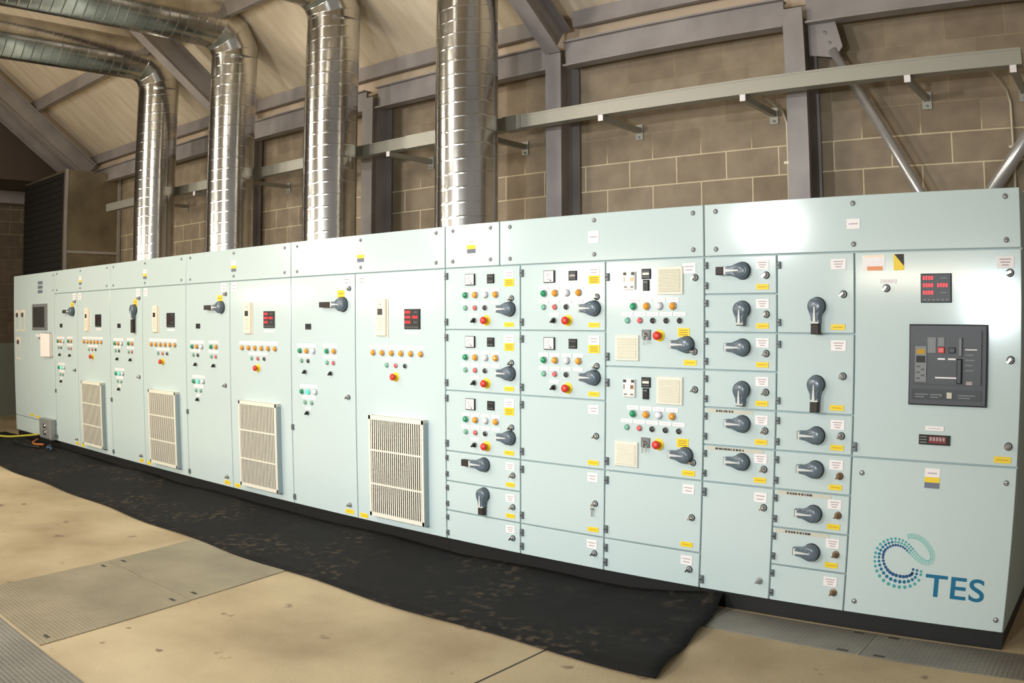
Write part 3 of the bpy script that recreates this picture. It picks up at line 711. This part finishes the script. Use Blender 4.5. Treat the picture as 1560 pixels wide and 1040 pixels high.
fit(d, 'circuit_breaker', 'breaker', breaker, -0.617, 1.462, None, 'dark grey air circuit breaker front with red button')
white_label(d, -0.323, 1.977, 0.09, 0.058, 3); lk_(d, -0.300, 1.924, 'chrome', 0.5); lk_(d, -0.295, 1.495); lk_(d, -0.292, 1.067, 'chrome', 0.6)
yellow_label(d, -0.319, 0.998, 0.088, 0.032)
b = MB(); b.box(-0.062, 0.062, -0.002, 0, -0.04, 0.04, M['white']); b.box(-0.05, 0.05, -0.0024, -0.002, 0.031, 0.038, M['brass']); b.box(-0.035, 0.05, -0.0024, -0.002, -0.040, -0.018, M['orange'])
put('notice', b, d, (-1.020, 0, 1.985), None, 'white notice with an orange band')
b = MB(); b.box(-0.028, 0.028, -0.002, 0, -0.042, 0.042, M['yellow']); b.prism([(-0.024, 0.042), (0.028, 0.042), (0.028, -0.02)], -0.0025, -0.002, M['grip'])
put('warning_label', b, d, (-0.882, 0, 1.986), None, 'yellow and black warning sign')
white_label(d, -0.941, 1.889, 0.09, 0.022, 1); lk_(d, -0.950, 1.852)
b = MB(); b.cbox(-0.083, 0.083, -0.010, 0, -0.026, 0.026, 0.003, M['lcd']); b.box(-0.03, 0.062, -0.0106, -0.010, -0.016, 0.018, mat('dark_red_counter_window', srgb(130, 30, 40), 0.3))
for k in range(5): b.box(-0.024 + k * 0.017, -0.013 + k * 0.017, -0.0112, -0.0106, -0.004, 0.014, M['ink'])
for k in range(3): b.box(-0.076, -0.040, -0.0106, -0.010, -0.016 + k * 0.014, -0.011 + k * 0.014, M['mgrey'])
put('counter', b, d, (-0.678, 0, 1.079)); white_label(d, -0.680, 1.137, 0.10, 0.024, 1)
hg(d, -1.112, 1.017)
# bottom panel with logo
d = door(c, *XG, 0.10, 0.962, 'bottom_panel')
for x, z in ((-1.066, 0.880), (-0.292, 0.883), (-1.067, 0.170), (-0.285, 0.169)): fit(d, 'panel_screw', 'screw', screw, x, z)
fit(d, 'warning_label', 'three_band_label', tlabel, -0.681, 0.876, None, 'white, yellow and grey warning label')

def swirl():
    b = MB()
    # centre line: big open ring, crossing over into a smaller ring at the upper right
    K = [(0.11, -0.04), (0.101, -0.082), (0.051, -0.11), (-0.014, -0.109), (-0.061, -0.087), (-0.093, -0.045), (-0.105, 0.009), (-0.094, 0.056), (-0.061, 0.087), (-0.016, 0.102), (0.03, 0.092), (0.064, 0.067), (0.105, 0.031), (0.151, 0.008), (0.182, 0.016), (0.187, 0.052), (0.164, 0.092), (0.126, 0.127), (0.084, 0.143), (0.043, 0.136)]
    K = [Vector((a, c_)) for a, c_ in K]; path = []
    for i in range(len(K) - 1):
        p0, p1, p2, p3 = K[max(i - 1, 0)], K[i], K[i + 1], K[min(i + 2, len(K) - 1)]
        for j in range(8):
            t = j / 8; v = 0.5 * ((2 * p1) + (p2 - p0) * t + (2 * p0 - 5 * p1 + 4 * p2 - p3) * t * t + (3 * p1 - p0 - 3 * p2 + p3) * t ** 3); path.append((v.x, v.y))
    path.append((K[-1].x, K[-1].y))
    # resample by arc length with shrinking dots
    cum = [0.0]
    for i in range(1, len(path)): cum.append(cum[-1] + math.hypot(path[i][0] - path[i - 1][0], path[i][1] - path[i - 1][1]))
    L = cum[-1]; s = 0.0; k = 0
    while s < L:
        i = max(j for j in range(len(cum)) if cum[j] <= s); i = min(i, len(path) - 2)
        u = (s - cum[i]) / max(1e-9, cum[i + 1] - cum[i])
        x = path[i][0] + (path[i + 1][0] - path[i][0]) * u; z = path[i][1] + (path[i + 1][1] - path[i][1]) * u
        tx, tz = path[i + 1][0] - path[i][0], path[i + 1][1] - path[i][1]; n = math.hypot(tx, tz); tx /= n; tz /= n
        t = s / L
        wdt = 0.022 + 0.008 * math.sin(PI * t / 0.36) if t < 0.36 else max(0.010, 0.022 - 0.030 * (t - 0.36))
        rad = wdt * (0.34 if t < 0.36 else 0.40)
        for row in (-1, 0, 1):
            # inner row (towards the ring's centre) is darkest
            px, pz = x + tz * row * wdt, z - tx * row * wdt
            mt = M['navy'] if (row == 1 and t < 0.6) else M['teal'] if (row == 0 and t < 0.5) else (M['teal2'] if t < 0.62 else M['teal3'])
            b.lathe([(rad, 0), (rad, -0.0016)], mt, 10, px, pz, False)
        s += rad * 2.55; k += 1
    return b
put('swirl_logo', swirl(), d, (-0.840, 0, 0.425), None, 'swirl of teal dots')
def lettering(txt, size, m):
    cu = bpy.data.curves.new('lettering', 'FONT'); cu.body = txt; cu.size = size; cu.extrude = 0.001; cu.offset = 0.0018; cu.space_character = 1.05
    o = bpy.data.objects.new('tmp', cu); C.objects.link(o)
    bpy.context.view_layer.update()
    me = bpy.data.meshes.new_from_object(o.evaluated_get(bpy.context.evaluated_depsgraph_get()))
    bpy.data.objects.remove(o); me.materials.clear(); me.materials.append(m)
    for v in me.vertices: x, y, z = v.co; v.co = (x, -z, y)
    return me
me = lettering('TES', 0.166, M['teal'])
xs = [v.co.x for v in me.vertices]; zs = [v.co.z for v in me.vertices]; wx = max(xs) - min(xs); hz = max(zs) - min(zs)
for v in me.vertices: v.co.x = (v.co.x - min(xs)) * 0.320 / wx; v.co.z = (v.co.z - min(zs)) * 0.122 / hz
put('lettering', me, d, (-0.680, -0.001, 0.252), None, 'teal letters TES')

# things hung on the leftmost cabinet
b = MB(); b.box(-0.17, 0.17, -0.05, -0.001, -0.16, 0.15, M['paper']); b.box(-0.15, 0.15, -0.046, -0.006, 0.15, 0.156, M['black'])
tag(put('document_holder', b, None, (-11.40, 0, 1.375)), 'white document holder hung below the touch screen of the leftmost cabinet', 'document holder')
b = MB(); b.cbox(-0.2, 0.2, -0.10, 0, -0.14, 0.13, 0.02, M['steel'])
for k in range(2): b.lathe([(0.03, -0.10), (0.03, -0.118), (0, -0.12)], M['chrome'], 16, 0.03, -0.05 + 0.09 * k)
tag(put('gland_box', b, None, (-11.38, -0.002, 0.25)), 'shiny steel gland box low on the leftmost cabinet beside the loose cables', 'junction box')
for nm, col, pts, lab in (
    ('cy', 'cable', [(-12.75, -0.45, 0.04), (-12.4, -0.30, 0.03), (-12.1, -0.12, 0.06), (-11.8, -0.03, 0.10)], 'yellow cable looping over the mat below the leftmost cabinet'),
    ('co', 'cable', [(-11.75, -0.06, 0.04), (-11.66, -0.17, 0.02), (-11.45, -0.22, 0.02), (-11.25, -0.17, 0.03)], 'orange cable lying on the mat under the gland box'),
    ('ck', 'cable', [(-12.0, -0.32, 0.02), (-11.7, -0.38, 0.02), (-11.4, -0.36, 0.02), (-11.1, -0.29, 0.02)], 'black cable coiled on the mat under the gland box'),
    ('cb', 'cable', [(-11.12, -0.12, 0.03), (-11.05, -0.20, 0.02), (-10.95, -0.18, 0.02), (-10.8, -0.25, 0.02)], 'blue cable end lying on the mat right of the gland box')):
    P = [Vector(p) for p in pts]; cpts = []
    for i in range(len(P) - 1):
        a = P[max(i - 1, 0)]; b_ = P[i]; c_ = P[i + 1]; d_ = P[min(i + 2, len(P) - 1)]
        for k in range(6):
            t_ = k / 6; cpts.append(0.5 * ((2 * b_) + (c_ - a) * t_ + (2 * a - 5 * b_ + 4 * c_ - d_) * t_ * t_ + (3 * b_ - a - 3 * c_ + d_) * t_ ** 3))
    cpts.append(P[-1]); o0 = cpts[0].copy(); b = MB(); b.tube([p - o0 for p in cpts], 0.014, M[nm], 8)
    tag(put('cable', b, None, o0 + Vector((0, 0, 0.025))), lab, 'cable', 'loose cables by the leftmost cabinet')

# ------------------------------------------------------------------ ducts
RD = 0.262
def duct_mesh_straight(L, axis, pitch=0.118):
    # rows follow the spiral lock seam, so the seam is a thin raised helix and the wall between stays smooth
    b = MB(); n = 40; PH = [(0.0, 0), (0.40, 0), (0.455, 0.0), (0.48, 0.0008), (0.52, 0.0008), (0.545, 0.0), (0.60, 0), (0.8, 0)]
    P = len(PH); T0 = -1; turns = int(L / pitch) + 2; vs = []
    rows = [(t + ph, rr_) for t in range(T0, turns) for ph, rr_ in PH]
    for u, rr_ in rows:
        for k in range(n):
            a = 2 * PI * k / n; s = min(L, max(0.0, (u + k / n) * pitch)); r = RD + rr_
            vs.append((r * math.cos(a), r * math.sin(a), s) if axis == 'z' else (r * math.cos(a), -s, r * math.sin(a)))
    fs = []; m = len(rows)
    for i in range(m - 1):
        for k in range(n - 1): fs.append((i * n + k, i * n + k + 1, (i + 1) * n + k + 1, (i + 1) * n + k))
        if i + 1 + P < m: j = i + P; fs.append((j * n + n - 1 - P * n, j * n, (j + 1) * n, (j + 1) * n + n - 1 - P * n))
    b.add(vs, fs, M['duct'], True); return b
def duct_elbow(rb):
    # four mitred gores turning from up (+z) to towards the viewer (-y); local origin at start of the bend
    b = MB(); n = 40; N = 3; rings = []
    def pt(ang): return Vector((0, -rb + rb * math.cos(ang), rb * math.sin(ang)))
    # joints where straight gores meet: at 15, 45, 75 degrees (tangent polygon)
    J = []; step = (PI / 2) / N
    J.append((Vector((0, 0, 0)), 0.0))
    for k in range(N):
        a = step * (k + 0.5); R2 = rb / math.cos(step / 2)
        J.append((Vector((0, -rb + R2 * math.cos(a), R2 * math.sin(a))), a))
    J.append((Vector((0, -rb, rb)), PI / 2))
    for i in range(len(J) - 1):
        (p0, a0), (p1, a1) = J[i], J[i + 1]; d = (p1 - p0).normalized()
        u = Vector((1, 0, 0)); v = d.cross(u).normalized()
        def ring(p, a):
            nrm = Vector((0, -math.sin(a), math.cos(a))); out = []
            for k in range(n):
                t = 2 * PI * k / n; q = p + u * (RD * 1.005 * math.cos(t)) + v * (RD * 1.005 * math.sin(t))
                # slide along d onto the mitre plane through p
                s = (p - q).dot(nrm) / d.dot(nrm); out.append(q + d * s)
            return out
        b.add(ring(p0, a0) + ring(p1, a1), [(k, (k + 1) % n, n + (k + 1) % n, n + k) for k in range(n)], M['duct'], True)
        if 0 < i:   # raised seam at every mitre
            c_ = ring(p0, a0); cc = sum(c_, Vector()) / n
            b.add([cc + (q - cc) * 1.0 + d * -0.006 for q in c_] + [cc + (q - cc) * 1.018 for q in c_] + [cc + (q - cc) * 1.0 + d * 0.006 for q in c_],
                  [(k, (k + 1) % n, n + (k + 1) % n, n + k) for k in range(n)] + [(n + k, n + (k + 1) % n, 2 * n + (k + 1) % n, 2 * n + k) for k in range(n)], M['duct'], True)
    return b
ZBEND = 4.62; RB = 0.37; YD = 0.85
ml = duct_mesh_straight(ZBEND - 2.345, 'z').mesh('riser'); mh = duct_mesh_straight(5.0, 'y').mesh('horizontal_run'); mel = duct_elbow(RB).mesh('elbow')
for X, lab in ((-9.91, 'leftmost of the four galvanised spiral ducts rising from the cabinets'),
               (-8.13, 'galvanised spiral duct second from the left above the cabinets'),
               (-6.37, 'galvanised spiral duct third from the left, its elbow just inside the photo'),
               (-4.60, 'rightmost and widest-looking galvanised spiral duct, rising straight out of the photo')):
    e = bpy.data.objects.new('air_duct', None); C.objects.link(e); e.location = (X, YD, 2.346); WL[e.name] = Vector((X, YD, 2.346))
    tag(e, lab, 'duct', 'galvanised air ducts')
    put('riser', ml, e, (X, YD, 2.346)); put('elbow', mel, e, (X, YD, ZBEND)); put('horizontal_run', mh, e, (X, YD - RB, ZBEND + RB))
    b = MB(); nn = 40
    vs = [(r_ * math.cos(2 * PI * k / nn), r_ * math.sin(2 * PI * k / nn), z) for r_, z in ((RD + 0.03, 0.0), (RD + 0.03, 0.012), (RD + 0.004, 0.014)) for k in range(nn)]
    b.add(vs, [(i * nn + k, i * nn + (k + 1) % nn, (i + 1) * nn + (k + 1) % nn, (i + 1) * nn + k) for i in range(2) for k in range(nn)], M['steel'], True)
    put('base_flange', b, e, (X, YD, 2.346))

# ------------------------------------------------------------------ air plenum in the corner
e = bpy.data.objects.new('air_plenum', None); C.objects.link(e); e.location = (-13.4, 1.3, 0); WL[e.name] = Vector((-13.4, 1.3, 0))
tag(e, 'tall galvanised air plenum with a dark louvred face in the left back corner', 'plenum')
PX0, PX1, PY0, PY1, PZ = -14.62, -12.83, 0.82, 1.78, 4.0
b = MB(); b.box(PX0 + 13.4, PX1 + 13.4, PY0 - 1.3, PY1 - 1.3, 0.0, PZ, M['sheet']); put('casing', b, e, (-13.4, 1.3, 0))
b = MB()
b.box(PX0 + 13.4, PX1 + 13.4 - 0.05, PY0 - 1.3 - 0.01, PY0 - 1.3 - 0.001, 0.2, PZ - 0.04, M['louvre'])
for k in range(38): b.box(PX0 + 13.44, PX1 + 13.3, PY0 - 1.33, PY0 - 1.31, 0.25 + k * 0.098, 0.27 + k * 0.098, M['louvre'])
put('louvre', b, e, (-13.4, 1.3, 0), None, 'dark louvred face')
for y in (PY0, PY1 - 0.03):
    b = MB(); b.box(PX1 + 13.4, PX1 + 13.4 + 0.02, y - 1.3, y - 1.3 + 0.045, 0.0, PZ + 0.01, M['tube']); put('corner_angle', b, e, (-13.4, 1.3, 0), None, 'bright steel corner angle')
b = MB(); b.box(PX1 + 13.4, PX1 + 13.4 + 0.03, PY0 - 1.3 + 0.05, PY1 - 1.3 - 0.03, 2.72, 2.76, M['tube']); put('rail', b, e, (-13.4, 1.3, 0))

# ------------------------------------------------------------------ steel frame
def ibeam(axis_pts, w, dpt, tf, tw, m, side):
    """I-section swept along a straight line; side = direction across the depth, flanges at both ends of it"""
    p0, p1 = Vector(axis_pts[0]), Vector(axis_pts[1]); d = (p1 - p0).normalized(); s = Vector(side); s = (s - d * s.dot(d)).normalized(); t = d.cross(s)
    b = MB()
    def bar(a0, a1, c0, c1):
        vs = [p + s * a + t * c_ for p in (p0, p1) for a in (a0, a1) for c_ in (c0, c1)]
        b.add(vs, [(0, 1, 3, 2), (4, 6, 7, 5), (0, 4, 5, 1), (2, 3, 7, 6), (0, 2, 6, 4), (1, 5, 7, 3)], m)
    bar(0, tf, -w / 2, w / 2); bar(dpt - tf, dpt, -w / 2, w / 2); bar(tf, dpt - tf, -tw / 2, tw / 2)
    return b
COLX = [(-8.93, 'steel column half hidden behind the second duct from the left'),
        (-6.565, 'grey steel column between the third and rightmost ducts'),
        (-4.18, 'grey steel column just right of the rightmost duct'),
        (-1.978, 'grey steel column at the head of the shiny diagonal brace')]
for X, lab in COLX:
    b = ibeam([(0, 0, 0), (0, 0, 4.0)], 0.16, 0.29, 0.014, 0.01, M['steelwork'], (0, 1, 0))
    tag(put('steel_column', b, None, (X, 1.50, 0)), lab, 'column', 'grey steel columns on the back wall')
RX = [(-14.2, 'thin dark rafter tight against the left upper gable'), (-13.6, 'dark roof rafter sloping down to the plenum at the left'), (-9.05, 'sloping roof rafter seen between the two leftmost ducts'),
      (-4.18, 'sloping roof rafter at the top right of the rightmost duct')]
for X, lab in RX:
    y1 = -5.9; b = ibeam([(0, 0, 0), (0, y1 - 1.5, SL * (1.5 - y1))], 0.16 if X > -14 else 0.07, 0.30, 0.014, 0.01, M['steelwork'], (0, 0, 1))
    tag(put('roof_rafter', b, None, (X, 1.50, 4.005)), lab, 'rafter', 'sloping roof rafters')
xs = [XL + 0.02] + [x for x, _ in COLX] + [XR - 0.02 + 0.09]
BL = ['grey eaves beam left of the ducts, above the plenum', 'grey eaves beam above the third duct, left of its column', 'grey eaves beam passing behind the rightmost duct',
      'long grey eaves beam above the blockwork left of the braced column', 'dark grey eaves beam in the top right corner of the photo']
for i in range(5):
    a, b_ = xs[i] + (0.09 if i else 0), xs[i + 1] - 0.09
    b = ibeam([(0, 0, 0), (b_ - a, 0, 0)], 0.12, 0.23, 0.014, 0.03, M['steelwork'], (0, 0, 1))
    tag(put('eaves_beam', b, None, (a, 1.58, 3.875)), BL[i], 'beam', 'eaves beams between the columns')
for a, b_, lab in ((XL + 0.02, -9.14, 'thin purlin along the eaves left of the second duct'), (-8.96, -4.27, 'thin eaves purlin passing behind the third and rightmost ducts'), (-4.09, XR, 'thin eaves purlin above the long grey beam at the top right')):
    b = MB(); b.box(0, b_ - a, 0, 0.012, 0, 0.15, M['steelwork']); b.box(0, b_ - a, 0.012, 0.06, 0, 0.010, M['steelwork']); b.box(0, b_ - a, 0.012, 0.06, 0.14, 0.15, M['steelwork'])
    tag(put('eaves_purlin', b, None, (a, 1.68, 4.275)), lab, 'purlin', 'eaves purlins')
b = MB(); b.box(0, 15, 0, 0.06, 0, 0.19, M['steelwork'])
tag(put('roof_purlin', b, None, (XL + 0.1, 0.55, 5.03)), 'roof purlin crossing the ceiling behind the leftmost duct elbow', 'purlin')

# braces on the right
def brace(p0, p1, label, gus):
    e = bpy.data.objects.new('diagonal_brace', None); C.objects.link(e); e.location = p0; WL[e.name] = Vector(p0)
    tag(e, label, 'brace')
    b = MB(); d = Vector(p1) - Vector(p0); b.tube([d.normalized() * 0.16, d], 0.036 if d.x > 0 else 0.05, M['tube'], 16); put('tube', b, e, p0)
    s = 1 if d.x > 0 else -1
    b = MB(); b.prism([(-0.10 * s, 0.10), (0.11 * s, 0.10), (0.16 * s, -0.12), (0.10 * s, -0.20), (-0.10 * s, -0.16)], -0.008, 0.008, M['steelwork'])
    for x, z in ((0.03, 0.0), (0.06, -0.08)): b.lathe([(0.014, -0.008), (0.012, -0.018), (0, -0.018)], M['steel'], 10, x * s, z)
    put('gusset_plate', b, e, p0)
brace((-1.79, 1.60, 3.80), (-0.55, 1.60, 1.55), 'shiny tubular diagonal brace running down behind the rightmost cabinet', 1)
brace((0.30, 1.70, 3.80), (-0.95, 1.70, 2.12), 'grey tubular brace in the right corner leaning the other way', -1)

# cable trunking with brackets
def trunk(x0, x1, label):
    b = MB(); b.box(0, x1 - x0, 0, 0.10, 0, 0.105, M['trunk']); b.box(-0.0, x1 - x0, -0.004, 0.0, 0.096, 0.110, M['trunk'])
    return tag(put('cable_trunking', b, None, (x0, 1.20, 3.300)), label, 'cable trunking', 'galvanised cable trunking along the wall')
trunk(-12.1, -8.30, 'galvanised cable trunking left of and behind the two leftmost ducts')
T2 = trunk(-8.295, -4.31, 'galvanised cable trunking running between the third and rightmost ducts')
trunk(-4.305, -0.30, 'galvanised cable trunking crossing the blockwork right of the ducts')
b = MB(); b.box(-0.22, 0.22, -0.008, 0.106, -0.008, 0.115, M['trunk'])
put('coupler', b, T2, (-5.46, 1.20, 3.300))
b = MB(); b.box(-0.09, 0.09, -0.008, 0.106, -0.008, 0.115, M['trunk'])
put('coupler', b, T2, (-4.41, 1.20, 3.300))
BLAB = ['bracket left of the leftmost duct', 'bracket between the two leftmost ducts', 'bracket between the second and third ducts', 'bracket behind the third duct',
        'bracket just right of the left grey column', 'bracket just right of the rightmost duct', 'bracket right of the middle column', 'bracket left of the braced column', 'bracket between the two braces', 'bracket at the right end of the trunking']
for X, lab in zip((-10.7, -9.5, -8.3, -7.1, -5.92, -4.72, -3.50, -2.28, -1.07, -0.36), BLAB):
    b = MB(); b.box(-0.02, 0.02, 0.0, 0.605, -0.045, 0.0, M['trunk']); b.box(-0.022, 0.022, -0.004, 0.0, -0.047, 0.002, M['white'])
    b.box(-0.035, 0.035, 0.597, 0.605, -0.10, 0.03, M['trunk']); b.lathe([(0.009, 0.597), (0.009, 0.585), (0, 0.585)], M['steel'], 8, 0, -0.08)
    tag(put('wall_bracket', b, None, (X, 1.20, 3.296)), 'white-ended trunking ' + lab, 'bracket', 'trunking brackets')
def conduit(X, lab, bot):
    b = MB(); b.tube([(-0.17, -0.50, 0.055 + 0.42 - 0.42), (-0.10, -0.25, 0.04), (-0.02, -0.03, -0.05), (0, 0, -0.14), (0, 0, bot - 3.30)], 0.011, M['conduit'], 8)
    for z in (-0.45, -1.05): b.box(-0.03, 0.03, -0.012, 0.02, z - 0.01, z + 0.01, M['conduit'])
    tag(put('wall_conduit', b, None, (X, YW - 0.025, 3.33)), lab, 'conduit', 'thin wall conduits')
conduit(-2.17, 'thin pale conduit on the blockwork beside the braced column', 0.2)
conduit(-0.46, 'thin pale conduit on the blockwork at the right edge', 0.2)

# ------------------------------------------------------------------ light
def area(name, loc, target, sx, sy, power, col, shape='RECTANGLE', spread=PI):
    l = bpy.data.lights.new(name, 'AREA'); l.shape = shape; l.size = sx; l.size_y = sy; l.energy = power; l.color = col; l.spread = spread
    o = bpy.data.objects.new(name, l); C.objects.link(o); o.location = loc
    o.rotation_euler = (Vector(target) - Vector(loc)).to_track_quat('-Z', 'Y').to_euler(); return o
W_ = (0.98, 0.98, 1.0); WL_ = (1.0, 0.94, 0.82); WARM = (1.0, 0.88, 0.70); D_ = math.radians
area('flood_lamp_a', (-4.22, -6.5, 2.95), (-4.3, 0, 1.1), 0.32, 0.32, 80, W_, 'DISK', D_(85))
area('flood_lamp_b', (-9.49, -6.5, 3.05), (-7.5, 0, 0.9), 0.32, 0.32, 42, WL_, 'DISK', D_(85))
area('flood_lamp_c', (-13.47, -6.5, 3.08), (-10.5, 0, 0.8), 0.3, 0.3, 56, WL_, 'DISK', D_(75))
area('work_lamp', (-1.27, -6.5, 1.86), (-2.5, 0, 1.3), 0.17, 0.17, 64, (0.84, 0.94, 1.0), 'DISK', D_(95))
for i, (x, p) in enumerate(((-15.0, 25), (-11.4, 75), (-6.8, 85), (-2.3, 40))):
    area('tube_lamp_%d' % i, (x, -6.5, 2.20), (x * 0.8, 0, 1.9), 1.6, 0.09, p, WARM)
for i, (x, y, e) in enumerate(((-9.8, -3.4, 300), (-5.8, -3.6, 300))):  # added unseen fill lights that brighten the ceiling
    l = bpy.data.lights.new('added_fill_%d' % i, 'POINT'); l.energy = e; l.color = (1.0, 0.94, 0.84); l.shadow_soft_size = 0.35
    o = bpy.data.objects.new('added_fill_%d' % i, l); C.objects.link(o); o.location = (x, y, 4.4)
wd = bpy.data.worlds.new('world'); bpy.context.scene.world = wd; wd.use_nodes = True
wd.node_tree.nodes['Background'].inputs[0].default_value = (0.98, 0.94, 0.88, 1); wd.node_tree.nodes['Background'].inputs[1].default_value = 0.42

# ------------------------------------------------------------------ camera: wide lens with barrel distortion
cam = bpy.data.cameras.new('camera'); co = bpy.data.objects.new('camera', cam); C.objects.link(co)
yaw, pitch, roll = -0.6756, -0.0267, -0.0015
fw = Vector((math.sin(yaw) * math.cos(pitch), math.cos(yaw) * math.cos(pitch), math.sin(pitch)))
r0 = Vector((math.cos(yaw), -math.sin(yaw), 0)); u0 = r0.cross(fw)
rr = r0 * math.cos(roll) + u0 * math.sin(roll); uu = u0 * math.cos(roll) - r0 * math.sin(roll)
mt = Matrix((rr, uu, -fw)).transposed().to_4x4(); mt.translation = Vector((0.2517, -4.6031, 1.6952)); co.matrix_world = mt
cam.type = 'PANO'; cam.panorama_type = 'FISHEYE_LENS_POLYNOMIAL'
cam.sensor_width = 36; cam.sensor_height = 24; cam.fisheye_fov = math.radians(150)
fm = 1349.5545 * 36 / 1560
cam.fisheye_polynomial_k0 = 0; cam.fisheye_polynomial_k1 = -1 / fm; cam.fisheye_polynomial_k2 = 0; cam.fisheye_polynomial_k3 = 0.0342 / fm ** 3; cam.fisheye_polynomial_k4 = 0
cam.lens = 27; cam.clip_end = 200
sc = bpy.context.scene; sc.camera = co
sc.view_settings.view_transform = 'Standard'; sc.view_settings.look = 'None'; sc.view_settings.exposure = -0.58; sc.view_settings.gamma = 1; sc.view_settings.use_curve_mapping = False
